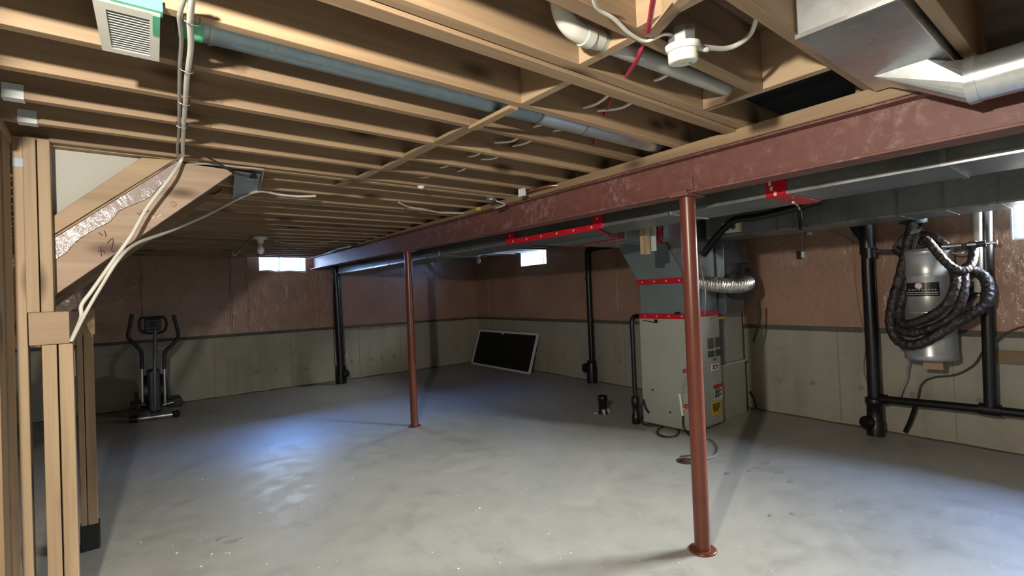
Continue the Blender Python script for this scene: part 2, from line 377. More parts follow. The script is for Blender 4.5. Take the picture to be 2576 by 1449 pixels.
# back wall, with a hole for window 1
def wall_pieces(segs, make):
    mb = MB()
    for s_ in segs: make(mb, *s_)
    return mb
def back_piece(mb, x0, x1, z0, z1, o0=0.0, o1=-0.25): mb.box((x0, YB-o0, z0), (x1, YB-o1, z1))
xr = wallx(YB)+.1
segs = [(XL, W1[0], 0, ZS), (W1[1], xr, 0, ZS), (W1[0], W1[1], 0, W1[2]), (W1[0], W1[1], W1[3], ZS)]
wb = struct(wall_pieces(segs, back_piece).build('wall_back', M['wall']))
segs = [(XL, W1[0], ZL, ZS), (W1[1], xr, ZL, ZS), (W1[0], W1[1], ZL, W1[2]), (W1[0], W1[1], W1[3], ZS)]
wall_pieces(segs, lambda mb, x0, x1, z0, z1: back_piece(mb, x0, x1, z0, z1, IT, 0.0)).build('insulation_sheet', M['poly'], wb)
MB().box((XL, YB-IT-.012, ZL-.03), (xr, YB, ZL+.012)).build('sill_strip', M['ledge'], wb)
for xs_, zt in ((1.55, ZS), (1.80, ZS), (2.95, 2.1), (3.12, ZS), (0.35, ZS)):   # loose pleats of film
    MB().tube(spline([(xs_+R_.uniform(-.015, .015), YB-IT-.004, ZL+.03+(zt-ZL-.03)*t_/6) for t_ in range(7)], 3), .013, 6, True, lambda t: .5+abs(math.sin(t*9))).build('film_pleat', M['poly'], wb)
# right wall, holes for windows 2 and 3
ys = [YF, W3[0], W3[1], W2[0], W2[1], YB+.05]
def right_piece(mb, y0, y1, z0, z1, o0=0.0, o1=-0.25): mb.hexa(rwall_quad(y0, y1, o0, o1, z0, z1))
def right_segs(zb, g=0.0): return [(ys[0], ys[1]-g, zb, ZS), (ys[2]+g, ys[3], zb, ZS), (ys[4], ys[5], zb, ZS),
    (W3[0]-g, W3[1]+g, zb, W3[2]-g*.5), (W3[0]-g, W3[1]+g, min(ZS-.02, W3[3]+g), ZS), (W2[0], W2[1], zb, W2[2]), (W2[0], W2[1], W2[3], ZS)]
wr = struct(wall_pieces(right_segs(0, .38), right_piece).build('wall_right', M['wall']))
wall_pieces(right_segs(ZL), lambda mb, y0, y1, z0, z1: right_piece(mb, y0, y1, z0, z1, IT, 0.0)).build('insulation_sheet', M['poly'], wr)
MB().hexa(rwall_quad(YF, YB, IT+.012, 0, ZL-.03, ZL+.012)).build('sill_strip', M['ledge'], wr)
for y_ in (5.05, 8.85, 3.0):
    MB().tube(spline([(wallx(y_+R_.uniform(-.01, .01), IT+.003), y_, ZL+.03+(ZS-ZL-.03)*t_/6) for t_ in range(7)], 3), .012, 6, True, lambda t: .5+abs(math.sin(t*8))).build('film_pleat', M['poly'], wr)
for px, w_ in ((1925, .010), (2112, .014), (1575, .010), (2400, .008)):
    p_ = aw(px, 960); MB().hexa(rwall_quad(p_.y-w_/2, p_.y+w_/2, .0035, 0, .01, ZL-.03)).build('form_seam', M['seam'], wr)
for px, py in ((1962, 958), (2045, 964), (2167, 975), (2297, 993), (2467, 1008), (1375, 893), (1417, 897), (1462, 905), (1507, 901), (1560, 908), (1250, 872)):
    p_ = aw(px, py); MB().lathe(p_, [(.028, 0), (.022, .004), (.004, .005)], 9, WN).build('tie_mark', M['seam'], wr)
for px, w_ in ((733, .012), (905, .010), (1010, .008), (1105, .010), (540, .008)):
    x_ = ay(px, 900, YB).x; MB().box((x_-w_/2, YB-.0035, .01), (x_+w_/2, YB, ZL-.03)).build('form_seam', M['seam'], wb)
for px, py in ((645, 935), (692, 930), (770, 928), (885, 908), (935, 904), (960, 902), (992, 896), (1150, 872), (1180, 868)):
    MB().lathe(ay(px, py, YB), [(.035, 0), (.028, .004), (.004, .005)], 9, (0, -1, 0)).build('tie_mark', M['seam'], wb)
struct(MB().box((XL-.25, YF, 0), (XL, YB, ZS)).build('wall_left', M['wall']))
struct(MB().box((XL, YF-.25, 0), (6.2, YF, ZS)).build('wall_front', M['wall']))

def window(name, c0, c1, out, z0, z1, depth, panes):
    """c0, c1: opening corners along the wall at floor level; out: unit vector to the outside"""
    c0, c1, out = V(c0), V(c1), V(out); al = (c1-c0).normalized(); L = (c1-c0).length
    fr = MB(); t = .032
    def piece(a0, a1, za, zb, d0, d1):
        p = c0+al*a0; q = c0+al*a1
        fr.hexa([p+out*d0+V((0, 0, za)), q+out*d0+V((0, 0, za)), q+out*d1+V((0, 0, za)), p+out*d1+V((0, 0, za)),
                 p+out*d0+V((0, 0, zb)), q+out*d0+V((0, 0, zb)), q+out*d1+V((0, 0, zb)), p+out*d1+V((0, 0, zb))])
    # lining of the opening and sash
    piece(0, L, z0, z0+.012, -IT, depth); piece(0, L, z1-.012, z1, -IT, depth); piece(0, .012, z0, z1, -IT, depth); piece(L-.012, L, z0, z1, -IT, depth)
    for a0, a1, za, zb in ((.012, L-.012, z0+.012, z0+t), (.012, L-.012, z1-t, z1-.012), (.012, t, z0, z1), (L-t, L-.012, z0, z1)): piece(a0, a1, za, zb, depth-.06, depth-.01)
    for k_ in range(1, panes): piece(L*k_/panes-.016, L*k_/panes+.016, z0+.02, z1-.02, depth-.058, depth-.012)
    o = struct(fr.build(name, M['frame_white']))
    for k_ in range(panes):
        a0, a1 = max(.03, L*k_/panes+.005), min(L-.03, L*(k_+1)/panes-.005)
        p = c0+al*a0+out*(depth-.035); q = c0+al*a1+out*(depth-.035)
        MB().add([p+V((0, 0, z0+.03)), q+V((0, 0, z0+.03)), q+V((0, 0, z1-.03)), p+V((0, 0, z1-.03))], [(0, 1, 2, 3)]).build('pane', M['glass'], o, fix=False)
    mid = (c0+c1)/2+out*(depth+.02)+V((0, 0, (z0+z1)/2))
    portal('sky_portal', mid, -out, L, z1-z0)
    return o
window('window_1', (W1[0], YB, 0), (W1[1], YB, 0), (0, 1, 0), W1[2], W1[3], .22, 2)
window('window_2', (wallx(W2[0]), W2[0], 0), (wallx(W2[1]), W2[1], 0), -WN, W2[2], W2[3], .22, 2)
window('window_3', (wallx(W3[0]), W3[0], 0), (wallx(W3[1]), W3[1], 0), -WN, W3[2], W3[3], .015, 2)

# unseen pale wells, added outside windows 1 and 2 to block the low sky
def sky_cut_well(name, c, al, out, half, dist, z0, z1):
    c, al, out = V(c), V(al).normalized(), V(out).normalized(); mb = MB()
    pts = [c-al*half+out*.27, c-al*half+out*(dist-.25), c-al*(half-.25)+out*dist, c+al*(half-.25)+out*dist, c+al*half+out*(dist-.25), c+al*half+out*.27]
    for p_, q_ in zip(pts, pts[1:]):
        n_ = (q_-p_).cross(V((0, 0, 1))).normalized()*.012
        mb.hexa([p_+V((0, 0, z0)), q_+V((0, 0, z0)), q_+n_+V((0, 0, z0)), p_+n_+V((0, 0, z0)), p_+V((0, 0, z1)), q_+V((0, 0, z1)), q_+n_+V((0, 0, z1)), p_+n_+V((0, 0, z1))])
    mb.add([p_+V((0, 0, z0)) for p_ in pts], [tuple(range(6))])
    return struct(mb.build(name, M['sky_cut_well']))
M['sky_cut_well'] = plain('pale_added_well', (0.62, 0.63, 0.62), 0.7)
yc2 = (W2[0]+W2[1])/2
sky_cut_well('added_well_1', ((W1[0]+W1[1])/2, YB, 0), (1, 0, 0), (0, 1, 0), .62, 1.05, W1[2]-.12, 2.25+.42)
sky_cut_well('added_well_2', (wallx(yc2), yc2, 0), WDIR, -WN, .62, .95, W2[2]-.12, 2.2+.45)

# joists (near edge, thickness, drop) and what is nailed between them
JT = .04
joists = [(-2.88, JT, 0), (-2.56, JT, 0), (-2.24, JT, 0), (-1.92, JT, 0), (-1.60, JT, 0), (-1.28, JT, 0), (-.96, JT, 0), (-.64, JT, 0), (-.32, JT, 0), (0.0, JT, 0),
          (.335, JT, 0), (.655, JT, 0), (.93, .0551, 0), (1.20, .05, 0), (1.255, .06, .012), (1.59, JT, 0), (1.925, JT, 0), (2.25, JT, 0), (2.565, JT, 0), (2.87, JT, 0),
          (3.16, .05, 0), (3.215, .05, .004), (3.44, JT, 0), (3.75, JT, 0), (4.07, .05, 0), (4.19, JT, 0), (4.45, JT, 0), (4.79, JT, 0), (5.13, JT, 0), (5.45, JT, 0)]
y_ = 5.77
while y_ < YB-.2: joists.append((y_, JT, 0)); y_ += .318
for (y0, t_, dz) in joists:
    o = MB().box((XL, y0, ZJ-dz), (2.098 if t_ == .0551 else bx(y0)+.08, y0+t_, ZS)).build('joist', M['wood_x'], ceiling, .003)
for (y0, t_, dz) in joists:              # the joists on the far side of the beam lap past them
    if abs(y0-1.255) < .01 or abs(y0-3.215) < .01 or t_ == .0551: continue
    MB().box((bx(y0)-.02, y0+t_+.004, ZJ), (wallx(y0, .02), y0+t_*2+.004 if y0 != .93 else y0+.1, ZS)).build('joist', M['wood_x'], ceiling)
def block(x, y0, y1, t_=.04, z0=ZJ, mat='pale_y', name='blocking'):
    return MB().box((x, y0, z0), (x+t_, y1, ZS)).build(name, M[mat], ceiling, .002)
block(1.36, 1.315, 1.59); block(1.30, .985, 1.20); block(1.27, .695, .93)
# flat blocking, flush with the joist undersides, in the bays beyond
for x_, a_, b_, w_, dz in ((1.33, 1.63, 1.945, .045, -.012), (1.315, 1.965, 2.25, .07, 0), (1.30, 2.29, 2.565, .065, 0), (1.305, 2.605, 2.87, .06, 0), (1.27, 2.91, 3.16, .05, 0), (1.22, 3.265, 3.44, .06, 0)):
    MB().box((x_, a_, ZJ+dz), (x_+w_, b_, ZJ+dz+.016)).build('blocking', M['wood_y'], ceiling, .002)
block(2.10, .697, 1.198, .04, ZJ, 'pale_y', 'header')
MB().box((2.15, .70, ZJ+.13), (2.9, 1.195, ZJ+.16)).build('bay_shade_panel', M['foot_and_bay_shade'], ceiling)  # black sheet added to stand in for the shade behind the header
# flat brace nailed across the bay next to the detector
MB().bar((1.22, .70, ZJ+.035), (1.34, .93, ZJ+.035), .04, .09).build('brace', M['pale_y'], ceiling, .002)
# white-painted hangers at the left joist ends
for y0, px, py in ((2.565, 30, 240), (2.87, 68, 305)):
    p = az(px, py, ZJ); MB().box((p.x-.03, y0-.004, ZJ-.004), (p.x+.03, y0+.045, ZJ+.05)).build('joist_hanger', M['tagwhite'], ceiling)

fl = S.objects['floor']
mb = MB()
for px, py, r_ in ((1888, 1183, .03), (1960, 1187, .05), (1925, 1166, .06), (1990, 1210, .035), (1905, 1176, .04), (1830, 1190, .03), (1700, 1190, .02), (1995, 1292, .02), (1505, 1262, .012), (1450, 1075, .03), (1462, 1083, .02), (1938, 1296, .02), (560, 1355, .03), (590, 1360, .05)):
    c_ = az(px, py, 0); n_ = 9
    mb.prism([c_+V((r_*(.5+.5*R_.random())*math.cos(2*math.pi*k_/n_)*1.4, r_*(.5+.5*R_.random())*math.sin(2*math.pi*k_/n_)*.8, .0005)) for k_ in range(n_)], (0, 0, .0025))
o = mb.build('mortar_smears', M['smear'], fl); o['kind'] = 'stuff'
mb = MB()
for i_ in range(70):
    c_ = az(R_.uniform(350, 2500), R_.uniform(1120, 1445), 0); r_ = R_.uniform(.0015, .0045)
    mb.obox(c_+V((0, 0, .0012)), (math.cos(i_), math.sin(i_), 0), (-math.sin(i_), math.cos(i_), 0), (0, 0, 1), r_*R_.uniform(.7, 2), r_, .0012)
o = mb.build('paint_chips', M['paper'], fl); o['kind'] = 'stuff'
mb = MB(); pr = None
for i_ in range(61):
    y_ = YF+(YB-YF)*i_/60; d_ = R_.uniform(.012, .035)
    cur = (V((wallx(y_, d_), y_, 0.0005)), V((wallx(y_), y_, .0005)), V((wallx(y_), y_, R_.uniform(.006, .018))))
    if pr: mb.add([*pr, *cur], [(0, 3, 5, 2), (0, 1, 4, 3), (1, 2, 5, 4)])
    pr = cur
pr = None
for i_ in range(61):
    x_ = XL+(wallx(YB)-XL)*i_/60; d_ = R_.uniform(.02, .05)
    cur = (V((x_, YB-d_, 0.0005)), V((x_, YB, .0005)), V((x_, YB, R_.uniform(.006, .02))))
    if pr: mb.add([*pr, *cur], [(0, 3, 5, 2), (0, 1, 4, 3), (1, 2, 5, 4)])
    pr = cur
o = mb.build('joint_crumbs', M['seam_dark'], fl, fix=False); o['kind'] = 'stuff'

# ================================================================== STEEL BEAM AND COLUMNS
def zb(y): return 2.015 + .009*y       # underside of the beam
YB0, YB1 = -2.9, YB-.12
def beam_slab(o0, o1, z0, z1, y0=YB0, y1=YB1):
    return [(bx(y0, o0), y0, zb(y0)+z0), (bx(y0, o1), y0, zb(y0)+z0), (bx(y1, o1), y1, zb(y1)+z0), (bx(y1, o0), y1, zb(y1)+z0),
            (bx(y0, o0), y0, zb(y0)+z1), (bx(y0, o1), y0, zb(y0)+z1), (bx(y1, o1), y1, zb(y1)+z1), (bx(y1, o0), y1, zb(y1)+z1)]
beam = thing('steel_beam', 'long red-oxide steel I-beam carrying the joists across the basement', 'beam', (bx(0), YB0, zb(YB0)))
MB().hexa(beam_slab(-.068, .068, 0, .012)).build('bottom_flange', M['primer'], beam, .003)
MB().hexa(beam_slab(-.006, .006, .012, .200)).build('web', M['primer'], beam)
MB().hexa(beam_slab(-.068, .068, .200, .212)).build('top_flange', M['primer'], beam, .003)
def zt(y): return zb(y)+.212
y0, y1 = YB0, YB1
MB().hexa([(bx(y0, -.078), y0, zt(y0)), (bx(y0, .07), y0, zt(y0)), (bx(y1, .07), y1, zt(y1)), (bx(y1, -.078), y1, zt(y1)),
           (bx(y0, -.078), y0, ZJ), (bx(y0, .07), y0, ZJ), (bx(y1, .07), y1, ZJ), (bx(y1, -.078), y1, ZJ)]).build('nailer_plate', M['wood_y'], beam, .002)
lab(beam.children[-1], 'pale wooden plate bolted along the beam top') if beam.children else None
def column(px, py, label, name='steel_column', r=.044):
    p = az(px, py, 0.0); zt_ = zb(p.y)
    c = V((p.x, p.y, 0))
    t = thing(name, label, 'column', c, 'steel columns under the beam')
    MB().cyl(c+V((0, 0, .012)), (bx(p.y), p.y, zt_-.012), r, n=32).build('shaft', M['column'], t)
    n = 24
    MB().lathe(c, [(r*1.75, 0), (r*1.75, .008), (r*1.6, .012), (r*1.02, .013)], 24).build('base_plate', M['column'], t)
    ct = V((bx(p.y), p.y, zt_))
    mb = MB(); mb.box((ct.x-.085, ct.y-.06, zt_-.012), (ct.x+.085, ct.y+.06, zt_-.001))
    mb.build('cap_plate', M['primer'], t)
    tabs = MB()                          # strap ears bent up against the web
    for s_ in (-1,):
        tabs.box((ct.x-.020, ct.y-.048, zt_+.013), (ct.x-.010, ct.y+.048, zt_+.10)); tabs.box((ct.x-.082, ct.y-.048, zt_+.012), (ct.x-.010, ct.y+.048, zt_+.02))
        tabs.box((ct.x-.084, ct.y-.048, zt_-.012), (ct.x-.070, ct.y+.048, zt_+.02))
    tabs.build('bent_tab', M['primer'], t, .002)
    return t
column(1768, 1384, 'red-brown steel column in the foreground, standing before the furnace')
column(1043, 1072, 'thinner-looking far red-brown steel column, midway along the beam')

# ================================================================== DUCTS
def duct_slab(f0, f1, y0, y1, z0, z1):  # a box that follows lines x = f(y)
    return [(f0(y0), y0, z0), (f1(y0), y0, z0), (f1(y1), y1, z0), (f0(y1), y1, z0), (f0(y0), y0, z1), (f1(y0), y0, z1), (f1(y1), y1, z1), (f0(y1), y1, z1)]
ZD = 2.0
s0 = lambda y: bx(y, .33); s1 = lambda y: bx(y, .80)
sd = thing('supply_duct', 'long galvanised trunk duct running close behind the steel beam', 'duct', (s0(0), 0, ZD))
MB().hexa(duct_slab(s0, s1, -2.8, 9.0, ZD, 2.285)).build('body', M['galv'], sd, .004)
MB().hexa(duct_slab(lambda y: s0(y)-.006, lambda y: s0(y)+.012, -2.8, 9.0, ZD-.006, ZD+.014)).build('corner_seam', M['galv_bright'], sd)
for y_ in (-1.2, .52, 1.95, 5.2, 6.7):
    MB().hexa(duct_slab(lambda y: s0(y)-.009, lambda y: s1(y)+.003, y_-.012, y_+.012, ZD-.0075, 2.286)).build('drive_cleat', M['galv'], sd)
def tape_band(parent, y0, y1, ov=.004, half=1.0):
    MB().hexa(duct_slab(lambda y: s0(y)-ov-.006, lambda y: s0(y)+.001, y0, y1, ZD-.006, 2.27)).build('tape', M['red_tape'], parent)
    MB().hexa(duct_slab(lambda y: s0(y)-ov-.006, lambda y: s0(y)+(s1(y)-s0(y))*half, y0, y1, ZD-ov-.005, ZD-.001)).build('tape', M['red_tape'], parent)
p = az(1945, 488, ZD); tape_band(sd, p.y-.055, p.y+.055)
for q_ in ((1940, 475), (1936, 462), (1950, 487)):
    d_ = ax(q_[0], q_[1], s0(p.y)-.013); MB().box((d_.x-.001, d_.y-.008, d_.z-.012), (d_.x+.001, d_.y+.008, d_.z+.012)).build('tape_print', M['tape_mark'], sd)

# take-off between the trunk and the furnace plenum
A1, A2 = (3.475, 3.76), (3.44, 2.90); T1, T2 = (3.04, 3.66), (3.0, 2.66); B2, B1 = (3.82, 3.11), (3.92, 3.86)
pl = thing('furnace_plenum', 'grey sheet-metal plenum edged with red tape between furnace and trunk duct', 'duct', (4.9, 3.2, 1.19))
MB().prism([(A1[0], A1[1], ZD-.012), (A2[0], A2[1], ZD-.012), (B2[0], B2[1], ZD), (B1[0], B1[1], ZD)], (0, 0, .24)).build('take_off', M['plenum'], pl, .003)
MB().box((3.925, 3.115, ZD-.0), (5.15, 3.80, 2.26)).build('plenum_box', M['galv_bright'], pl, .003)
PX0, PX1 = 4.60, 5.17
MB().prism([(PX0-.02, 3.47, 1.58), (PX0-.02, 2.885, 1.58), (PX0-.02, 3.13, 2.02), (PX0-.02, 3.74, 2.02)], (.56, 0, 0)).build('slanted_transition', M['plenum'], pl, .003)
MB().box((PX0+.03, 2.90, 1.56), (PX1, 3.46, 2.24)).build('plenum_riser', M['galv_bright'], pl, .003)
MB().box((PX0, 2.885, 1.19), (PX1, 3.47, 1.58)).build('coil_box', M['plenum'], pl, .003)
def strip(parent, pts, wv, th=.006, mat='red_tape', name='tape', marks=0):
    """flat tape along a path; wv: width vector"""
    wv = V(wv)
    for i_ in range(len(pts)-1):
        a, b = V(pts[i_]), V(pts[i_+1]); d = (b-a).normalized(); n_ = d.cross(wv).normalized()*th
        MB().hexa([a-wv/2-n_/2, b-wv/2-n_/2, b+wv/2-n_/2, a+wv/2-n_/2, a-wv/2+n_/2, b-wv/2+n_/2, b+wv/2+n_/2, a+wv/2+n_/2]).build(name, M[mat], parent)
        for k_ in range(marks):
            c = a+(b-a)*((k_+.5)/marks)
            for sg in (-1, 1):
                MB().obox(c+n_*.6*sg, d, wv, n_, .008, .008, .0012).build('tape_print', M['tape_mark'], parent)
xt = PX0-.024
strip(pl, [(xt, 3.49, 1.58), (xt, 2.88, 1.58)], (0, 0, .055), marks=4)
strip(pl, [(PX0-.004, 3.49, 1.205), (PX0-.004, 2.88, 1.205)], (0, 0, .055), marks=4)
strip(pl, [(PX0-.002, 2.882, 1.57), (PX0-.002, 2.885, 2.24)], (.045, 0, 0), marks=4)
strip(pl, [(PX1, 2.878, 1.215), (PX0, 2.878, 1.215)], (0, 0, .05))
strip(sd, [(T1[0], T1[1], ZD-.008), (T2[0], T2[1], ZD-.008)], (.055, 0, 0), marks=6)
strip(sd, [(T2[0], T2[1], ZD-.008), (A2[0], A2[1], ZD-.012)], (0, .035, 0))
strip(pl, [(A2[0], A2[1], ZD-.018), (B2[0], B2[1], ZD-.006)], (0, .035, 0))
strip(pl, [(B2[0], B2[1], ZD-.004), (B1[0], B1[1], ZD-.004)], (.05, 0, 0), marks=3)
strip(sd, [(s0(2.66)-.012, 2.60, ZD+.0), (s0(2.66)-.012, 2.60, 2.25)], (0, .10, 0), marks=2)
strip(sd, [(s0(3.70)-.012, 3.74, ZD+.0), (s0(3.70)-.012, 3.74, 2.25)], (0, .13, 0), marks=2)
strip(sd, [(s0(2.6)-.012, 2.56, ZD+.005), (s0(3.8)-.012, 3.80, ZD+.005)], (0, 0, .045), marks=6)
strip(pl, [(3.84, 3.108, ZD), (3.84, 3.108, ZD+.12)], (.05, 0, 0)); strip(pl, [(4.50, 3.108, ZD-.03), (4.50, 3.108, ZD+.2)], (.07, 0, 0), marks=2)
MB().box((4.56, 3.09, ZD+.05), (4.66, 3.11, ZD+.22)).build('paper_label', M['tagwhite'], pl)
MB().box((4.585, 2.97, 1.225), (4.60, 3.03, 1.25)).build('latch', M['black'], pl)
# return duct by the right wall and its drop
r0 = lambda y: 4.80+.02*y; r1 = lambda y: 5.30+.02*y
rd = thing('return_duct', 'grey galvanised return duct hung beside the right wall, above the vacuum', 'duct', (4.8, 0, ZD))
MB().hexa(duct_slab(r0, r1, -2.9, 2.795, ZD, 2.285)).build('body', M['galv'], rd, .004)
MB().hexa(duct_slab(lambda y: r0(y)-.004, lambda y: r0(y)+.01, -2.9, 2.795, ZD-.004, ZD+.012)).build('corner_seam', M['galv_bright'], rd)
for px in (2513, 2372, 2255, 2130, 2056, 1990, 1950):
    y_ = ax(px, 520, 4.82).y; MB().hexa(duct_slab(lambda y: r0(y)-.006, lambda y: r1(y)+.002, y_-.010, y_+.010, ZD-.0015, 2.286)).build('drive_cleat', M['galv'], rd)
for px in (2513, 2370):
    p = ax(px, 512 if px > 2400 else 524, 4.80); MB().lathe((p.x+.0, p.y, ZD+.012), [(.007, 0), (.007, .005), (.002, .009)], 8, (-1, 0, 0)).build('screw_head', M['chrome'], rd)
MB().box((5.20, 2.80, 1.20), (5.58, 3.40, ZD+.28)).build('drop_section', M['galv_dull'], rd, .004)
MB().box((5.20, 2.90, .63), (5.30, 3.40, 1.20)).build('drop_foot', M['galv_dull'], rd, .004)
MB().box((5.585, 2.83, 1.72), (5.80, 3.2, ZD)).build('side_box', M['duct_tan'], rd, .004)
# the filter cabinet beside the furnace
fc = thing('filter_cabinet', 'grey return-air cabinet standing between furnace and right wall', 'cabinet', (5.5, 3.2, 0))
MB().box((5.26, 2.95, 0), (5.86, 3.5, .62)).build('lower_panel', M['enamel'], fc, .006)
MB().box((5.31, 2.955, .625), (5.84, 3.5, 1.19)).build('upper_panel', M['enamel'], fc, .006)
MB().box((5.60, 2.96, 1.19), (5.82, 3.4, 1.42)).build('neck', M['enamel'], fc, .004)
MB().box((5.26, 2.94, .60), (5.87, 2.95, .626)).build('trim_strip', M['greyprint'], fc)
# outlet on the duct
p = ax(1842, 572, 4.84)
ob = thing('outlet_box', 'beige receptacle box on the grey return duct above the furnace', 'outlet', p)
MB().box((4.80, p.y-.09, p.z-.05), (4.86, p.y+.09, p.z+.05)).build('box', M['cream'], ob, .008)
MB().lathe((4.80, p.y-.03, p.z), [(.026, 0), (.026, .004), (.02, .006)], 16, (-1, 0, 0)).build('receptacle', M['grey_dark'], ob)

# ================================================================== FURNACE
FX0, FX1, FY0, FY1, FH = 4.60, 5.17, 2.87, 3.50, 1.19
fu = thing('furnace', 'tall grey gas furnace standing on the slab behind the front column', 'furnace', (4.88, 3.18, 0))
MB().box((FX0, FY0, .025), (FX1, FY1, FH)).build('cabinet', M['enamel'], fu, .010)
MB().box((FX0+.02, FY0-.008, .655), (FX1-.015, FY0, FH-.03)).build('upper_door', M['enamel'], fu, .004)
MB().box((FX0+.02, FY0-.008, .05), (FX1-.015, FY0, .640)).build('lower_door', M['enamel'], fu, .004)
MB().box((FX0+.03, FY0+.03, 0), (FX1-.03, FY1-.03, .03)).build('base_rail', M['grey_dark'], fu)
def on_front(px, py): return ay(px, py, FY0-.008)
def plate(parent, name, mat, x0, y0, x1, y1, th=.003, extra=0.0):
    a = on_front(x0, y0); b = on_front(x1, y1)
    lo = (min(a.x, b.x), FY0-.008-th-extra, min(a.z, b.z)); hi = (max(a.x, b.x), FY0-.008-extra, max(a.z, b.z))
    return MB().box(lo, hi).build(name, M[mat], parent)
for q_ in ((1779, 852, 1795, 876), (1798, 849, 1813, 871), (1780, 884, 1796, 897), (1799, 880, 1815, 893)):
    g_ = plate(fu, 'louvre_panel', 'dark_panel', *q_)
    a = on_front(q_[0], q_[1]); b = on_front(q_[2], q_[3]); nn = 7
    for k_ in range(nn):
        zz = b.z+(a.z-b.z)*(k_+.5)/nn
        MB().box((a.x+.003, FY0-.017, zz-.004), (b.x-.003, FY0-.010, zz+.001)).build('louvre', M['grey_dark'], g_)
plate(fu, 'door_catch', 'dark_panel', 1793, 902, 1800, 905, .01)
bd = plate(fu, 'badge', 'paper', 1789, 917, 1808, 929, .004)
plate(bd, 'badge_print', 'blueprint', 1792, 919, 1805, 926, .001, .004); plate(bd, 'badge_print', 'redprint', 1793, 919, 1804, 922, .0015, .0045)
plate(bd, 'badge_print', 'paper', 1795, 922.5, 1803, 923.6, .0018, .0048)
ws = plate(fu, 'instruction_sticker', 'greyprint', 1795, 972, 1818, 1003, .002)
plate(ws, 'sticker_heading', 'redprint', 1794, 969, 1817, 972, .001, .002)
for k_ in range(5): plate(ws, 'sticker_line', 'dark_panel', 1798, 977+k_*5, 1809+(k_ % 2)*6, 978+k_*5, .0006, .002)
yl = plate(fu, 'warning_sticker', 'yellow', 1790, 1011, 1814, 1040, .002)
plate(yl, 'sticker_print', 'yellow_dark', 1792, 1017, 1812, 1024, .0008, .002); plate(yl, 'sticker_print', 'yellow_dark', 1794, 1029, 1808, 1033, .0008, .002); plate(yl, 'sticker_print', 'yellow_dark', 1809, 1034, 1811, 1036, .001, .002)
plate(fu, 'yellow_tag', 'yellow', 1802, 798, 1821, 802, .003)
def on_left(px, py, off=.0): return ax(px, py, FX0-off)
for q_ in ((1642, 981), (1686, 1037)):
    p = on_left(*q_); MB().lathe((FX0, p.y, p.z), [(.012, 0), (.010, .004), (.003, .005)], 10, (-1, 0, 0)).build('knockout_plug', M['black'], fu)
strip(fu, [on_left(1618, 806, .003), on_left(1652, 812, .003)], (0, 0, .010), .003, 'black', 'wire_mark')
MB().obox(on_left(1650, 808, .004), (0, 1, 0), (0, 0, 1), (1, 0, 0), .02, .018, .003).build('wire_mark', M['black'], fu)
# gas supply on the left side
gp = thing('gas_connector', 'cream flexible gas line with red valves on the furnace side', 'pipe', on_left(1716, 1040, .03))
MB().tube(spline([on_left(1725, 938, .02), on_left(1719, 965, .03), on_left(1715, 984, .04), on_left(1724, 986, .03), on_left(1729, 986, .01)], 5), .006, 8).build('tube', M['steel'], gp)
MB().tube(spline([on_left(1709, 990, .05), on_left(1712, 1012, .05), on_left(1716, 1040, .05), on_left(1718, 1046, .05)], 4), .014, 10).build('sleeve', M['cream'], gp)
MB().tube([on_left(1714, 1030, .05), on_left(1730, 1026, .0)], .008, 8).build('branch', M['cream'], gp)
MB().tube(spline([on_left(1718, 1046, .05), on_left(1719, 1070, .05), on_left(1726, 1085, .05), az(1736, 1095, .012)], 4), .010, 8).build('tail', M['abs'], gp)
for q_ in ((1726, 933), (1729, 1022)):
    MB().lathe(on_left(*q_), [(.022, 0), (.022, .03), (.008, .035)], 12, (-1, 0, 0)).build('valve_cap', M['redprint'], gp)
# condensate pipe and hoses
cp = thing('condensate_pipe', 'thin black drain pipe with trap against the furnace left edge', 'pipe', az(1612, 1042, 0))
c_ = az(1612, 1042, 0); xx, yy = FX0-.05, FY1+.06
MB().tube(spline([(xx+.12, yy, 1.20), (xx+.03, yy, 1.19), (xx, yy, 1.12), (xx, yy, .9), (xx, yy, .3)], 5), .026, 12).build('pipe', M['abs'], cp)
MB().lathe((xx, yy, .0), [(.030, 0), (.045, .01), (.045, .10), (.036, .11), (.036, .2), (.045, .21), (.045, .30), (.03, .31)], 16).build('trap', M['abs'], cp)
def floor_hose(name, pts, r, mat, label, cat, z=None):
    o = MB().tube(spline([az(px, py, (r if z is None else z)) if not isinstance(px, V) else px for px, py in pts], 6), r, 8).build(name, M[mat]); return tag(o, label, cat)
h1 = [on_left(1618, 1005, .06), on_left(1626, 1030, .08), az(1650, 1052, .03), az(1690, 1066, .012), az(1715, 1070, .012), az(1738, 1090, .012)]
tag(MB().tube(spline(h1, 6), .012, 8).build('black_hose', M['rubber']), 'black hose sweeping down from furnace left edge to floor', 'hose')
h2 = [az(px, py, .010) for px, py in ((1622, 1042), (1614, 1057), (1622, 1068), (1650, 1071), (1685, 1067), (1705, 1078), (1704, 1094), (1680, 1099), (1657, 1092), (1656, 1080), (1680, 1070), (1715, 1071))]
tag(MB().tube(spline(h2, 6), .010, 8).build('black_hose', M['rubber']), 'looped black hose lying on the slab before the furnace', 'hose')
h3 = [az(px, py, .010) for px, py in ((1770, 1100), (1790, 1106), (1806, 1124), (1803, 1142), (1785, 1152), (1765, 1154))]
tag(MB().tube(spline(h3, 6), .010, 8).build('drain_tube', M['cable_grey']), 'clear greyish drain tube curling behind the front column to the drain', 'hose')
h4 = [aw(1886, 985, .12), aw(1897, 1005, .14), aw(1903, 1028, .12)]
tag(MB().tube(spline(h4, 6), .012, 8).build('black_cable', M['rubber']), 'short black cable bending to the floor right of the filter cabinet', 'cable')
c = az(1728, 1160, 0)
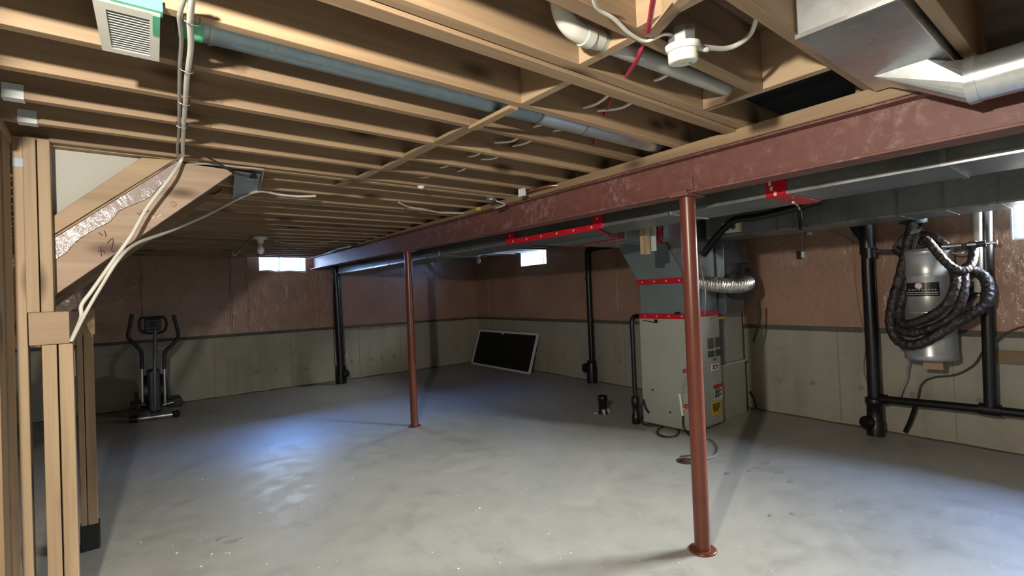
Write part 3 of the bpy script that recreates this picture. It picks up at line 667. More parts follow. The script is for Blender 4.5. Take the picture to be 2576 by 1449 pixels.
dr = thing('floor_drain', 'small rusty floor drain behind the front column', 'drain', c)
MB().lathe(c, [(.085, -.0), (.085, .004), (.07, .006), (.066, .002)], 24).build('rim', M['rusty'], dr)
MB().lathe(c, [(.062, .001), (.06, .007), (.01, .008)], 24).build('grate', M['rusty'], dr)
tag(MB().bar(az(1711, 1148, .008), az(1745, 1145, .008), .012, .008).build('metal_strip', M['grey_dark']), 'thin dark strip lying beside the floor drain', 'strip')

# vent pipe, humidifier
vp = [ax(2060, 506, 4.74), ax(1960, 533, 4.74), ax(1900, 546, 4.74), ax(1850, 553, 4.75), ax(1825, 573, 4.8), ax(1795, 606, 4.86), ax(1770, 640, 4.92)]
tag(MB().tube(spline(vp, 4), .036, 14).build('vent_pipe', M['abs']), 'black plastic vent pipe slanting up from the furnace beneath the return duct', 'pipe')
hu = thing('humidifier', 'dark round drum humidifier on the wall side of the furnace', 'humidifier', ay(1872, 755, 2.62))
c = ay(1874, 712, 2.62)
MB().lathe(c+V((0, .10, 0)), [(.10, -.02), (.175, 0), (.175, .12), (.155, .15), (.09, .16)], 28, (-.35, -1, 0)).build('drum', M['grey_dark'], hu)
MB().box((c.x-.15, c.y-.04, c.z+.09), (c.x-.0, c.y+.12, c.z+.21)).build('inlet_box', M['black'], hu, .006)
MB().tube(spline([c+V((.0, -.14, -.20)), c+V((.03, -.12, -.4)), c+V((-.08, -.1, -.62))], 6), .012, 8).build('power_cord', M['rubber'], hu)
fd = [ay(1745, 706, 2.80), ay(1772, 711, 2.68), ay(1810, 717, 2.54), ay(1845, 718, 2.46), ay(1868, 716, 2.42), ay(1880, 712, 2.46)]
pts = spline(fd, 44)
tag(MB().tube(pts, .072, 18, True, lambda t: 1+.05*math.sin(t*260)+.035*math.sin(t*97+1)*math.sin(t*41)).build('flexible_duct', M['foil']), 'crinkled silver flexible duct between furnace plenum and round humidifier', 'duct')
lw = [ay(1757, 640, 2.84), ay(1768, 700, 2.50), ay(1774, 735, 2.50), ay(1773, 790, 2.80)]
tag(MB().tube(spline(lw, 5), .006, 6).build('control_wire', M['cable_grey']), 'thin pale control wire hanging over the silver flexible duct', 'wire')

# wood offcut and tag hanging by the take-off
x_ = 3.62
a = ax(1611, 640, x_); b = ax(1632, 640, x_)
hb = thing('hanging_block', 'pale wooden block hanging between beam and furnace', 'wood block', (x_, (a.y+b.y)/2, a.z))
ym = (a.y+b.y)/2
MB().box((x_, ym, a.z), (x_+.04, a.y, 2.3)).build('board', M['pale_z'], hb, .002); MB().box((x_-.02, b.y, a.z-.005), (x_+.03, ym-.004, 2.3)).build('board', M['pale_z'], hb, .002)
a = ax(1637, 632, 3.7); b = ax(1649, 601, 3.7)
tag(MB().box((3.70, b.y, a.z), (3.708, a.y, 2.28)).build('hanging_tag', M['tagwhite']), 'narrow whitish tag hanging right of the pale wooden block', 'tag')

# ================================================================== DRAIN PIPES
def pipe(name, label, pts, r, base=None, mat='abs', k=5, group=None):
    t = thing(name, label, 'pipe', base if base is not None else V(pts[-1]), group)
    MB().tube(spline(pts, k) if k > 1 else pts, r, 16).build('pipe_run', M[mat], t); return t
# stack by the vacuum
o_ = .20
st = pipe('drain_stack', 'thick black drain stack left of the central vacuum, with cleanout at floor', [aw(2145, 545, o_), aw(2158, 575, o_), aw(2180, 610, o_), aw(2185, 700, o_), aw(2193, 850, o_), aw(2200, 1000, o_), aw(2203, 1076, o_)], .056)
b = aw(2203, 1078, o_); b.z = 0
MB().cyl(aw(2178, 545, o_), aw(2182, 640, o_), .062).build('wye', M['abs'], st)
MB().lathe(b, [(.075, 0), (.075, .14), (.068, .15), (.068, .3), (.078, .31), (.078, .36), (.06, .37)], 20).build('hub', M['abs'], st)
MB().lathe(b+V((-.03, .03, .13)), [(.062, 0), (.062, .07), (.05, .075), (.05, .09)], 18, (-1, .35, 0)).build('cleanout_plug', M['abs'], st)
MB().lathe(aw(2187, 637, o_), [(.066, -.05), (.066, .05)], 18).build('coupling', M['abs'], st)
MB().tube([aw(2187, 900, o_-.07), aw(2199, 912, o_-.07)], .008, 6).build('tie', M['white'], st)
hp = pipe('drain_branch', 'black horizontal drain arm sloping right along the concrete wall with riser', [aw(2210, 1003, o_), aw(2330, 1015, o_), aw(2450, 1027, o_), aw(2590, 1042, o_)], .036, None, 'abs', 3)
MB().tube([aw(2478, 520, o_), aw(2480, 640, o_), aw(2492, 1028, o_)], .044, 16).build('riser', M['abs'], hp)
MB().tube([aw(2464, 1027, o_), aw(2520, 1034, o_)], .050, 16).build('tee', M['abs'], hp)
MB().cyl(aw(2213, 1003, o_), aw(2232, 1005, o_), .046).build('collar', M['abs'], hp)
pipe('white_riser', 'white plastic pipe dropping from the return duct behind the vacuum wand', [aw(2459, 505, .24), aw(2460, 600, .24), aw(2463, 735, .24)], .032, None, 'pvc', 2)
# far right wall
b = aw(1490, 962, .13); b.z = 0
t = pipe('drain_pipe', 'slim black drain pipe on the right wall left of the furnace', [aw(1590, 612, .2), aw(1530, 619, .16), aw(1486, 627, .13), aw(1479, 645, .13), aw(1483, 760, .13), aw(1489, 900, .13), V((b.x, b.y, .05))], .048, b)
MB().lathe(b, [(.085, 0), (.085, .26), (.075, .30), (.075, .36), (.05, .37)], 18).build('cleanout_body', M['abs'], t)
MB().lathe(b+V((-.02, .09, .24)), [(.075, 0), (.075, .05), (.05, .07)], 18, (-.5, 1, 0)).build('cleanout_plug', M['abs'], t)
for q_ in ((1479, 700), (1486, 805)): MB().lathe(aw(*q_, .13), [(.056, -.015), (.056, .015)], 16).build('clamp', M['abs'], t)
# back wall
b = az(860, 965, 0); b.y = 9.16
t = pipe('drain_pipe', 'thick black drain pipe at the back wall below the beam end', [ay(842, 668, 9.2), ay(846, 720, 9.2), ay(853, 840, 9.18), ay(858, 925, 9.16)], .072, b, 'abs', 3)
q = ay(858, 925, 9.16)
MB().cyl((b.x+.0, b.y, 0), (q.x, q.y, q.z+.03), .098, .092).build('cleanout_body', M['abs'], t)
MB().lathe((b.x+.04, b.y-.06, .18), [(.07, 0), (.07, .06), (.05, .075)], 16, (.8, -1, 0)).build('cleanout_plug', M['abs'], t)
tag(MB().tube([ay(838, 690, 9.05), ay(838, 800, 9.05), ay(845, 966, 9.05)], .008, 6).build('ground_wire', M['cable_dark']), 'thin dark wire running down beside the thick back-wall drain pipe', 'wire')
tag(MB().tube([ay(858, 676, 9.05), ay(840, 700, 9.05)], .008, 6).build('brace_wire', M['cable_grey']), 'short pale wire slanting across the top of the back-wall drain pipe', 'wire')
tag(MB().obox(ay(871, 893, YB-.02), (1, 0, -.4), (0, 1, 0), (.4, 0, 1), .02, .012, .07).build('wall_tag', M['tagwhite']), 'small white tag on the back concrete wall right of the drain pipe', 'tag')
# rough-in stub
c = az(1517, 1040, 0)
t = thing('pipe_stub', 'short black capped pipe stub rising from the floor left of the furnace', 'pipe', c)
MB().lathe(c, [(.052, 0), (.052, .16), (.060, .165), (.060, .215), (.048, .22), (.046, .17)], 20).build('pipe', M['abs'], t)
MB().lathe(c, [(.066, 0), (.066, .02), (.053, .024)], 20).build('collar', M['rubber'], t)
for sx in (-.045, .05): MB().obox(c+V((sx*.8, -.035, .03)), (1, 0, 0), (0, 1, 0), (0, 0, 1), .008, .03, .03).build('tape_scrap', M['tagwhite'], t)
MB().bar(c+V((-.10, .06, .01)), c+V((-.05, .03, .012)), .02, .012).build('tape_scrap', M['tagwhite'], t)

# ================================================================== LEANING PANEL
bl = az(1189, 914, .006); br_ = az(1333, 940, .006); tr = aw(1351, 842, .06); tl = aw(1207, 831, .06)
tl = V((tl.x, bl.y+.0, tr.z)); e1 = (br_-bl).normalized(); e2 = ((tr-br_)-(e1*(tr-br_).dot(e1))); hgt = e2.length; e2.normalize(); nn = e1.cross(e2).normalized()
if nn.x > 0: nn = -nn
Lp = (br_-bl).length
pn = thing('framed_panel', 'black screen panel in a white frame leaning against the right wall', 'panel', (bl+br_)/2)
sk = e1*((tl-bl).dot(e1))*0
def pp(a_, b_, d_=0): return bl + e1*(a_*Lp) + e2*(b_*hgt) + nn*d_
MB().prism([pp(0, 0), pp(1, 0), pp(1, 1), pp(0, 1)], nn*.012).build('screen', M['blackmesh'], pn)
fw = .045
for a_, b_ in (((0, 0), (1, 0)), ((0, 1), (1, 1)), ((0, 0), (0, 1)), ((1, 0), (1, 1))):
    p, q = pp(*a_, .012), pp(*b_, .012)
    MB().bar(p, q, .035, fw, nn.cross(q-p)).build('frame_rail', M['frame_white'], pn, .003)
MB().obox(pp(.45, .965, .03), e1, e2, nn, .045, .022, .006).build('handle_tab', M['frame_white'], pn)

# ================================================================== CENTRAL VACUUM
vo_ = .27
cb = aw(2343, 903, vo_); ctp = aw(2335, 630, vo_); cb = V((cb.x, cb.y, cb.z)); ctp = V((cb.x, cb.y, ctp.z)); Rv = .185; Hv = ctp.z-cb.z
va = thing('central_vacuum', 'tall silver central vacuum canister on the right wall wrapped by its hose', 'vacuum', cb)
MB().lathe(cb, [(Rv*.97, 0), (Rv*1.02, .01), (Rv*1.02, .05), (Rv, .06), (Rv, Hv*.42), (Rv*1.025, Hv*.425), (Rv*1.025, Hv*.445), (Rv, Hv*.45), (Rv, Hv*.76), (Rv*1.01, Hv*.765), (Rv, Hv*.77), (Rv, Hv*.96), (Rv*1.03, Hv*.965), (Rv*1.03, Hv), (Rv*.9, Hv+.015)], 48).build('canister', M['canister'], va)
MB().lathe(cb, [(Rv*.55, -.005), (Rv*.98, -.001)], 24).build('bottom_lid', M['brass'], va)
MB().box((cb.x-.06, cb.y-.09, cb.z-.085), (cb.x+.06, cb.y+.05, cb.z-.002)).build('outlet_boot', M['tan'], va, .006)
phi = math.atan2(-cb.y, -cb.x)
def patch(parent, name, mat, s0_, s1_, z0_, z1_, off, n=14):
    t0 = math.asin(max(-1, min(1, s0_/Rv))); t1 = math.asin(max(-1, min(1, s1_/Rv))); mb = MB(); vs = []
    for rr in (Rv+off, Rv+off-.002):
        for k_ in range(n+1):
            th = phi + t0 + (t1-t0)*k_/n
            for z_ in (z0_, z1_): vs.append((cb.x+rr*math.cos(th), cb.y+rr*math.sin(th), z_))
    fs = [(2*k_, 2*k_+2, 2*k_+3, 2*k_+1) for k_ in range(n)]; b0 = 2*(n+1)
    fs += [(b0+2*k_, b0+2*k_+1, b0+2*k_+3, b0+2*k_+2) for k_ in range(n)]
    fs += [(2*k_, b0+2*k_, b0+2*k_+2, 2*k_+2) for k_ in range(n)] + [(2*k_+1, 2*k_+3, b0+2*k_+3, b0+2*k_+1) for k_ in range(n)]
    return mb.add(vs, fs).build(name, M[mat], parent, fix=True)
zl1, zl0 = aw(2320, 711, vo_+Rv).z, aw(2320, 745, vo_+Rv).z
S0, S1 = -.165, .075
lb = patch(va, 'label_plate', 'label_black', S0, S1, zl0, zl1, .004)
hz = zl1-zl0
for k_ in range(10):
    a0 = S0+.012+(S1-S0-.024)*k_/10; patch(lb, 'label_letter', 'greyprint', a0+.003, a0+.013+.002*(k_ % 3), zl0+hz*.44, zl0+hz*.51, .0052, 2)
for f0, f1 in ((.24, .30), (.10, .15)): patch(lb, 'label_stripe', 'greyprint', S0+.01, S1-.01, zl0+hz*f0, zl0+hz*f1, .0052)
cs = S0+(S1-S0)*.44
th = phi+math.asin(cs/Rv); nv = V((math.cos(th), math.sin(th), 0)); cc = V((cb.x, cb.y, zl0+hz*.77))+nv*(Rv+.0035)
MB().lathe(cc, [(.030, 0), (.030, .003), (.001, .0032)], 20, nv).build('round_badge', M['pink'], lb)
MB().lathe(cc+nv*.001, [(.026, .002), (.026, .0026), (.022, .003), (.022, .0028)], 20, nv).build('badge_ring', M['paper'], lb)
tv = V((0, 0, 1)).cross(nv)
for s_ in (-1, 1): MB().obox(cc+nv*.004+tv*.008*s_, tv, (0, 0, 1), nv, .0022, .010, .0006).build('badge_letter', M['paper'], lb)
MB().obox(cc+nv*.004, tv, (0, 0, 1), nv, .008, .002, .0006).build('badge_letter', M['paper'], lb)
# hose loops
def hose(parent, pts, r=.040):
    return MB().tube(spline([aw(px, py, o) for px, py, o in pts], 7), r, 12, True, lambda t: 1+.07*math.sin(t*210)).build('hose_loop', M['hose'], parent)
hs = thing('vacuum_hose', 'thick brown knitted-sleeve hose looped around the silver canister', 'hose', aw(2320, 870, .45))
hose(hs, [(2318, 612, .47), (2330, 604, .50), (2347, 622, .52), (2375, 655, .53), (2405, 678, .52), (2430, 678, .48), (2444, 660, .42), (2449, 632, .36), (2447, 610, .33)], .034)
hose(hs, [(2296, 560, .36), (2284, 610, .37), (2266, 690, .40), (2246, 760, .44), (2240, 815, .48), (2258, 855, .50), (2295, 868, .52), (2345, 850, .52), (2400, 815, .50), (2445, 790, .46), (2478, 765, .40), (2486, 730, .34), (2478, 700, .30), (2455, 684, .28), (2425, 672, .34)], .042)
hose(hs, [(2392, 668, .44), (2404, 700, .50), (2396, 740, .52), (2375, 772, .53), (2340, 795, .53), (2300, 812, .52), (2268, 812, .48), (2262, 780, .44), (2278, 720, .40), (2282, 690, .38)], .036)
hose(hs, [(2425, 690, .40), (2424, 730, .44), (2414, 770, .47), (2385, 805, .49), (2335, 828, .49), (2290, 838, .48), (2258, 828, .46)], .036)
hose(hs, [(2312, 590, .34), (2340, 592, .35), (2368, 607, .36), (2392, 624, .34)], .030)
# wand and power head
wa = thing('vacuum_wand', 'chrome telescopic wand lying across the top of the canister', 'wand', aw(2430, 620, .36))
MB().cyl(aw(2370, 620, .38), aw(2458, 614, .36), .018).build('tube', M['chrome'], wa)
MB().cyl(aw(2428, 616, .36), aw(2505, 610, .34), .013).build('inner_tube', M['chrome'], wa)
MB().cyl(aw(2456, 615, .358), aw(2480, 612, .35), .024).build('grip_collar', M['black'], wa)
MB().cyl(aw(2504, 610, .34), aw(2509, 609.5, .34), .020).build('end_ring', M['chrome'], wa)
MB().cyl(aw(2425, 613, .37), aw(2428, 625, .36), .024).build('latch', M['black'], wa)
MB().tube([aw(2196, 632, .30), aw(2260, 631, .33), aw(2330, 625, .38)], .016, 10).build('extension_rod', M['grey_dark'], wa)
MB().tube(spline([aw(2395, 636, .36), aw(2415, 638, .37), aw(2432, 631, .36), aw(2434, 622, .35)], 5), .008, 8).build('hook', M['chrome'], wa)
ph = thing('power_nozzle', 'grey-black floor brush head hung above the silver canister', 'brush head', aw(2290, 640, .32))
MB().prism([aw(2300, 570, .26), aw(2327, 572, .26), aw(2326, 596, .26), aw(2316, 630, .26), aw(2262, 636, .26), aw(2255, 622, .26)], WN*.12).build('housing', M['grey_dark'], ph, .015)
MB().prism([aw(2300, 574, .39), aw(2320, 576, .39), aw(2312, 585, .39), aw(2284, 590, .39)], WN*.015).build('clear_window', M['steel'], ph, .004)
MB().lathe(aw(2311, 562, .33), [(.062, 0), (.066, .03), (.05, .06), (.015, .075)], 20).build('neck_dome', M['galv_dull'], ph)
MB().cyl(aw(2265, 557, .33), aw(2322, 562, .33), .026).build('neck_pivot', M['black'], ph)
MB().cyl(aw(2252, 625, .37), aw(2272, 640, .37), .036).build('wheel', M['black'], ph)
p = aw(2457, 724, .10)
wo2 = thing('wall_outlet', 'cream outlet box with black plug at the vacuum right side', 'outlet', p)
MB().obox(p, WDIR, (0, 0, 1), WN, .075, .072, .045).build('box', M['cream'], wo2, .006)
MB().obox(p+WN*.05+WDIR*.05+V((0, 0, -.01)), WDIR, (0, 0, 1), WN, .035, .05, .012).build('cover', M['cream'], wo2, .004)
MB().obox(p+WN*.06+V((0, 0, .055)), WDIR, (0, 0, 1), (WN.x, WN.y, .6), .05, .006, .03).build('hood', M['cream'], wo2, .002)
pg = [aw(2452, 727, .2), aw(2444, 740, .23), aw(2434, 752, .26), aw(2425, 764, .28)]
MB().tube(spline(pg, 4), .028, 12, True, lambda t: 1.1-.35*t).build('plug', M['black'], wo2)
MB().tube(spline([aw(2428, 758, .27), aw(2410, 775, .3), aw(2390, 790, .34)], 4), .022, 10).build('cord', M['black'], wo2)

# small things on the right wall
p = aw(2019, 641, IT)
t = thing('door_chime', 'small black and white box on the poly above the concrete, left of the stack', 'sensor', p)
MB().obox(p+WDIR*.022+WN*.02, WDIR, (0, 0, 1), WN, .025, .045, .02).build('housing', M['black'], t, .004)
MB().obox(p-WDIR*.018+WN*.02, WDIR, (0, 0, 1), WN, .014, .036, .022).build('face', M['paper'], t, .006)
def wire(name, label, pts, r, mat, cat='cable', k=6, n=6, group=None):
    return tag(MB().tube(spline(pts, k), r, n).build(name, M[mat]), label, cat, group)
wire('thermostat_wire', 'thin wire dropping from the return duct to the small black and white box', [ax(2014, 512, 4.78), ax(2017, 545, 4.78), aw(2018, 585, .5), aw(2019, 632, .12)], .006, 'cable_grey')
wire('thermostat_cable', 'pale cable stub under the trunk duct joining the thin black strap', [az(1995, 508, ZD-.02), ax(2008, 518, 4.5), ax(2012, 527, 4.7)], .008, 'cable')
tag(MB().tube(spline([ax(2009, 526, 4.74), ax(2012, 550, 4.76), ax(2014, 578, 4.76)], 4), .014, 8).build('black_strap', M['black']), 'black strap hanging on the side of the return duct', 'strap')
for i_, (px, py) in enumerate(((2004, 582), (2037, 587), (2058, 576))):
    q = aw(px, py, IT+.02); tag(MB().obox(q, WDIR, (0, 0, 1), WN, .022, .016, .012).build('cable_clip', M['paper'], None, .004), ('leftmost white cable clip under the return duct', 'middle white cable clip under the return duct', 'rightmost, highest white cable clip under the return duct')[i_], 'clip', 'cable clips under the return duct')
wire('thin_cable', 'thin pale cable fanning from the clips to the thick drain stack', [aw(2017, 578, IT+.02), aw(2058, 577, IT+.02), aw(2110, 590, IT+.02), aw(2165, 622, IT+.03)], .004, 'cable_grey')
wire('thin_cable', 'thin brown cable hanging on the poly left of the drain stack down to concrete', [aw(2142, 570, IT+.02), aw(2150, 700, IT+.02), aw(2160, 780, IT+.02), aw(2176, 860, IT+.03), aw(2172, 925, .05), aw(2184, 970, .1)], .005, 'tan')
wire('wall_cable', 'brown cable looping over the concrete wall from the riser to the drain arm', [aw(2590, 818, .10), aw(2545, 832, .10), aw(2500, 862, .10), aw(2472, 886, .06), aw(2450, 918, .05), aw(2405, 942, .05), aw(2345, 950, .05), aw(2318, 968, .05), aw(2308, 1005, .1)], .008, 'cable_dark')
MB().tube(spline([aw(2292, 890, .2), aw(2284, 930, .12), aw(2282, 955, .08), aw(2268, 985, .1), aw(2264, 1003, .15)], 6), .009, 6).build('power_cord', M['cable_grey'], va)
tag(MB().tube(spline([aw(2303, 1020, .12), aw(2290, 1058, .10), aw(2277, 1086, .08)], 4), .018, 8).build('conduit_end', M['abs']), 'short black conduit slanting from the drain arm to the floor', 'conduit')
a = aw(2497, 912, .0); b = aw(2600, 889, .0)
tag(MB().hexa([V((wallx(y), y, z))+WN*d for z in (a.z, b.z+.01) for (y, d) in ((b.y, 0), (a.y, 0), (a.y, .04), (b.y, .04))]).build('wall_plank', M['wood_y'], None, .003), 'short wooden plank fixed flat to the concrete at the right edge', 'plank')

# ================================================================== STUD WALL AND STAIRS AT THE LEFT
YS = 3.12                                # front plane of the stringer and the studs
def sy(px, py, y=YS): return ay(px, py, y)
def board_px(name, pts, y, d, mat, parent, bev=.002):
    return MB().prism([ay(px, py, y) for px, py in pts], (0, d, 0)).build(name, M[mat], parent, bev)
def vert_board(name, xl, xr, z0, z1, y, d, mat, parent):
    return MB().box((xl, y, z0), (xr, y+d, z1)).build(name, M[mat], parent, .003)
sw = thing('timber_partition', 'pale wooden stud frame with header and posts at the left picture edge', 'stud frame', (-.25, YS, 0))
xa, xb_ = sy(41, 870).x, sy(70, 870).x
vert_board('stud', xa+.001, xb_, 0, ZJ-.0, YS, .09, 'pale_z', sw)                      # corner stud
MB().box((xa-.045, 2.70, 0), (xa-.001, 2.84, ZJ)).build('stud', M['wood_z'], sw, .003)
MB().box((xa-.040, 2.90, 0), (xa-.002, 3.10, ZJ)).build('stud', M['wood_z'], sw, .003)
x0, x1 = sy(62, 600).x, sy(131, 600).x
zh1, zh0 = sy(120, 785).z, sy(120, 867).z
xm = (x0+x1)/2
vert_board('stud', x0, xm-.002, zh1, ZJ-.0, YS-.005, .09, 'pale_z', sw); vert_board('stud', xm+.002, x1, zh1, ZJ-.0, YS, .09, 'pale_z', sw)
xh0, xh1 = xb_+.004, sy(175, 820).x
MB().box((xh0, YS-.01, zh0), (xh1, YS+.03, zh1)).build('header', M['pale_x'], sw, .003)
MB().box((xh1-.05, YS+.03, zh0), (xh1, 4.22, zh1)).build('header', M['wood_y'], sw, .003)
MB().box((xh1-.095, YS+.034, zh0), (xh1-.054, 4.22, zh1)).build('header', M['wood_y'], sw, .003)
x0, x1 = sy(108, 1000).x, sy(187, 1000).x; xm = (x0+x1)/2
vert_board('stud', x0, xm-.003, 0, zh0, YS, .09, 'pale_z', sw); vert_board('stud', xm+.003, x1, 0, zh0, YS+.004, .09, 'pale_z', sw)
yp = 4.16
x0, x1, xm = ay(201, 1200, yp).x, ay(244, 1200, yp).x, ay(218, 1200, yp).x
zf = ay(225, 1322, yp).z
MB().box((x0, yp, zf), (xm-.002, yp+.09, zh0)).build('post', M['wood_z'], sw, .003); MB().box((xm+.002, yp-.003, zf), (x1, yp+.09, zh0)).build('post', M['wood_z'], sw, .003)
MB().box((x0-.006, yp-.008, 0), (x1+.008, yp+.098, zf+.004)).build('post_wrap', M['foot_and_bay_shade'], sw, .006)
MB().box((x0-.02, yp-.01, zh0-.002), (x1+.01, yp+.1, zh1+.01)).build('post_cap', M['wood_y'], sw, .003)
MB().box((xa-.06, YF+.6, ZJ-.085), (xa-.02+.03, 2.68, ZJ-.045)).build('top_plate', M['wood_y'], sw, .003)
MB().box((xa-.055, 2.0, ZJ-.043), (xa+.005, 3.10, ZJ-.004)).build('top_plate', M['wood_y'], sw, .003)
a = sy(177, 884, YS+.11); b = sy(189, 948, YS+.11)
tag(MB().box((a.x-.02, YS+.12, b.z), (b.x, YS+.16, a.z)).build('stud_label', M['paper']), 'white strip hanging behind the lower double stud', 'tag')
# dark tape wrap and knots: metal strap on corner stud
MB().box((xa-.006, YS-.004, sy(30, 418).z), (xb_+.002, YS-.001, sy(30, 396).z)).build('metal_strap', M['galv_dull'], sw)

YT = 3.225
def syt(px, py, y=YT): return ay(px, py, y)
st = thing('staircase', 'underside of a wooden staircase with a marked stringer descending to the left', 'staircase', (.2, YS+.3, 0))
p1, p0 = syt(585, 436), syt(138, 742)      # lower edge of the stringer
dirn = (p1-p0).normalized()
low = p0 - dirn*((p0.z-.02)/dirn.z)
q1, q0 = syt(452, 411), syt(134, 612)
d2 = (q1-q0).normalized(); hi_ = q0 - d2*((q0.z-.02)/d2.z)
tip = syt(562, 430)
MB().prism([low, p1, p1+V((-.03, 0, .02)), V((q1.x+.04, YT, ZJ-.012)), q1, hi_], (0, .04, 0)).build('stringer', M['ply'], st, .002)
YS2 = 4.05
sh = V((0, YS2-YT, 0))
MB().prism([low+sh, p1+sh+dirn*.10, V((p1.x+.02, YS2, ZJ-.01)), V((q1.x, YS2, ZJ-.01)), hi_+sh], (0, .04, 0)).build('stringer', M['wood_x'], st, .002)
run = .24; rise = .215; nst = 10
up0 = p1 + V((-.12, 0, .05))
for k_ in range(nst):
    x_ = up0.x - k_*run; z_ = up0.z - k_*rise*1.0
    if z_ < .1: break
    MB().box((x_-run, YT+.045, z_), (x_+.02, YS2-.005, z_+.028)).build('tread', M['wood_y'], st)
    MB().box((x_-.0, YT+.045, z_+.03), (x_+.018, YS2-.005, z_+rise-.002)).build('riser', M['subfloor'], st)
nrm = V((dirn.z, 0, -dirn.x))
MB().prism([low+nrm*-.03+V((0, .045, 0)), p1+nrm*-.03+V((0, .045, 0)), p1+nrm*-.05+V((0, .045, 0)), low+nrm*-.05+V((0, .045, 0))], (0, YS2-YT-.05, 0)).build('soffit', M['subfloor'], st)
# poly-wrapped strip, cap rail, drywall
wav = [(134, 598), (440, 403), (456, 412), (430, 440), (400, 470), (380, 493), (352, 508), (320, 520), (300, 530), (275, 558), (240, 575), (215, 590), (190, 608), (165, 636), (135, 655)]
MB().prism([syt(px, py, YT-.012) for px, py in wav], (0, .010, 0)).build('poly_wrap', M['poly_clear'], st)
MB().prism([syt(px, py, YT-.02) for px, py in ((130, 546), (356, 396), (440, 402), (132, 592))], (0, .045, 0)).build('sloped_plate', M['pale_x'], st, .003)
MB().prism([syt(px, py, YT-.024) for px, py in ((133, 594), (440, 403.5), (444, 406), (133, 600))], (0, .015, 0)).build('edge_batten', M['wood_x'], st)
MB().prism([syt(px, py, YT+.05) for px, py in ((100, 366), (420, 385), (420, 400), (100, 600))], (0, .012, 0)).build('drywall_panel', M['drywall'], st)
# pencil marks on the stringer
def scribble(px_list, mat='pencil', r=.0022):
    for pts in px_list:
        MB().tube([syt(px, py, YT-.002) for px, py in pts], r, 5).build('pencil_mark' if mat == 'pencil' else 'white_mark', M[mat], st)
scribble([[(247, 632), (262, 630)], [(252, 620), (256, 645)],                                    # +
          [(260, 632), (266, 638)], [(270, 612), (277, 604), (284, 600), (285, 606), (280, 630), (283, 634), (291, 630)],
          [(345, 535), (351, 541), (357, 532)], [(357, 532), (359, 549)], [(359, 530), (368, 524), (371, 529), (366, 535), (376, 530)],
          [(248, 585), (258, 592)], [(262, 580), (267, 592), (264, 595)]])
scribble([[(380, 546), (383, 541), (388, 545), (384, 549), (380, 546)], [(396, 546), (406, 539), (405, 544)]], 'chalkmark', .0028)
MB().lathe(syt(436, 514, YT-.001), [(.016, 0), (.015, .003), (.009, .004)], 12, (0, -1, 0)).build('bolt_head', M['pale_z'], st)

# blue-grey tin sheet at the stair head with a small hook
p = az(610, 470, ZJ-.02); 
ts = thing('tin_flashing', 'blue-grey sheet with a dark hook at the head of the stairs below joists', 'flashing', p)
MB().prism([az(590, 432, ZJ-.012), az(655, 440, ZJ-.012), az(648, 478, ZJ-.012), az(585, 498, ZJ-.012)], (0, 0, .008)).build('sheet', M['blue_tin'], ts)
MB().prism([az(638, 434, ZJ-.03), az(648, 449, ZJ-.03), az(628, 449, ZJ-.03)], (0, 0, .012)).build('hook', M['black'], ts)
MB().bar(az(625, 452, ZJ-.03), az(647, 451, ZJ-.03), .012, .008).build('hook_plate', M['galv_bright'], ts)

# ================================================================== CEILING FITTINGS
# louvred extractor grille
A, B, D = az(231, -10, ZJ-.02), az(403, 34, ZJ-.02), az(257, 121, ZJ-.02)
eu = B-A; ev = D-A; L1, L2 = eu.length, ev.length; eu.normalize(); ev.normalize()
vg = thing('extractor_grille', 'white louvred extractor fan grille fixed under the joists at upper left', 'vent', A+eu*L1/2+ev*L2/2)
def gq(name, u0, u1, v0, v1, z0, z1, mat, parent, tilt=0.0):
    c = [A+eu*(L1*u)+ev*(L2*v) for u, v in ((u0, v0), (u1, v0), (u1, v1), (u0, v1))]
    return MB().hexa([c[0]+V((0, 0, z0)), c[1]+V((0, 0, z0)), c[2]+V((0, 0, z0+tilt)), c[3]+V((0, 0, z0+tilt)), c[0]+V((0, 0, z1)), c[1]+V((0, 0, z1)), c[2]+V((0, 0, z1+tilt)), c[3]+V((0, 0, z1+tilt))]).build(name, M[mat], parent)
for q_ in ((0, 1, 0, .13), (0, 1, .90, 1), (0, .17, .13, .90), (.83, 1, .13, .90)): gq('frame_side', *q_, -.006, .012, 'white', vg)
gq('backing', .15, .85, .12, .91, .012, .015, 'black', vg)
ns = 15
for k_ in range(ns):
    v0 = .135+.76*k_/ns; gq('louvre', .17, .83, v0, v0+.030, -.005, -.002, 'white', vg, .011)
gq('fan_housing', .08, .92, .05, .9, .016, .10, 'blue_tin', vg)
gq('green_tape', .25, 1.04, -.05, .06, -.002, .03, 'green', vg); gq('green_tape', .88, 1.0, .02, .40, -.0075, -.006, 'green', vg)
# round steel vent duct in the joist bay
rdp = [ay(470, 60, 1.76), ay(1240, 262, 1.76)]
zc, rr = ZJ+.072, .058
rv = thing('round_vent_duct', 'long blue-grey round steel duct running in the joist bay from the extractor grille', 'duct', (1.4, 1.76, zc-rr))
MB().cyl((.17, 1.762, zc), (1.62, 1.762, zc), rr, n=28).build('duct_section', M['galv_blue'], rv)
MB().cyl((1.60, 1.762, zc), (2.60, 1.762, zc), rr*1.04, n=28).build('duct_section', M['steel'], rv)
MB().cyl((.185, 1.762, zc), (.235, 1.762, zc), rr*1.03, n=28).build('green_tape', M['green'], rv)
for x_ in (.25, 1.6, 1.9): MB().cyl((x_, 1.762, zc), (x_+.012, 1.762, zc), rr*1.07, n=28).build('joint_bead', M['galv'], rv)
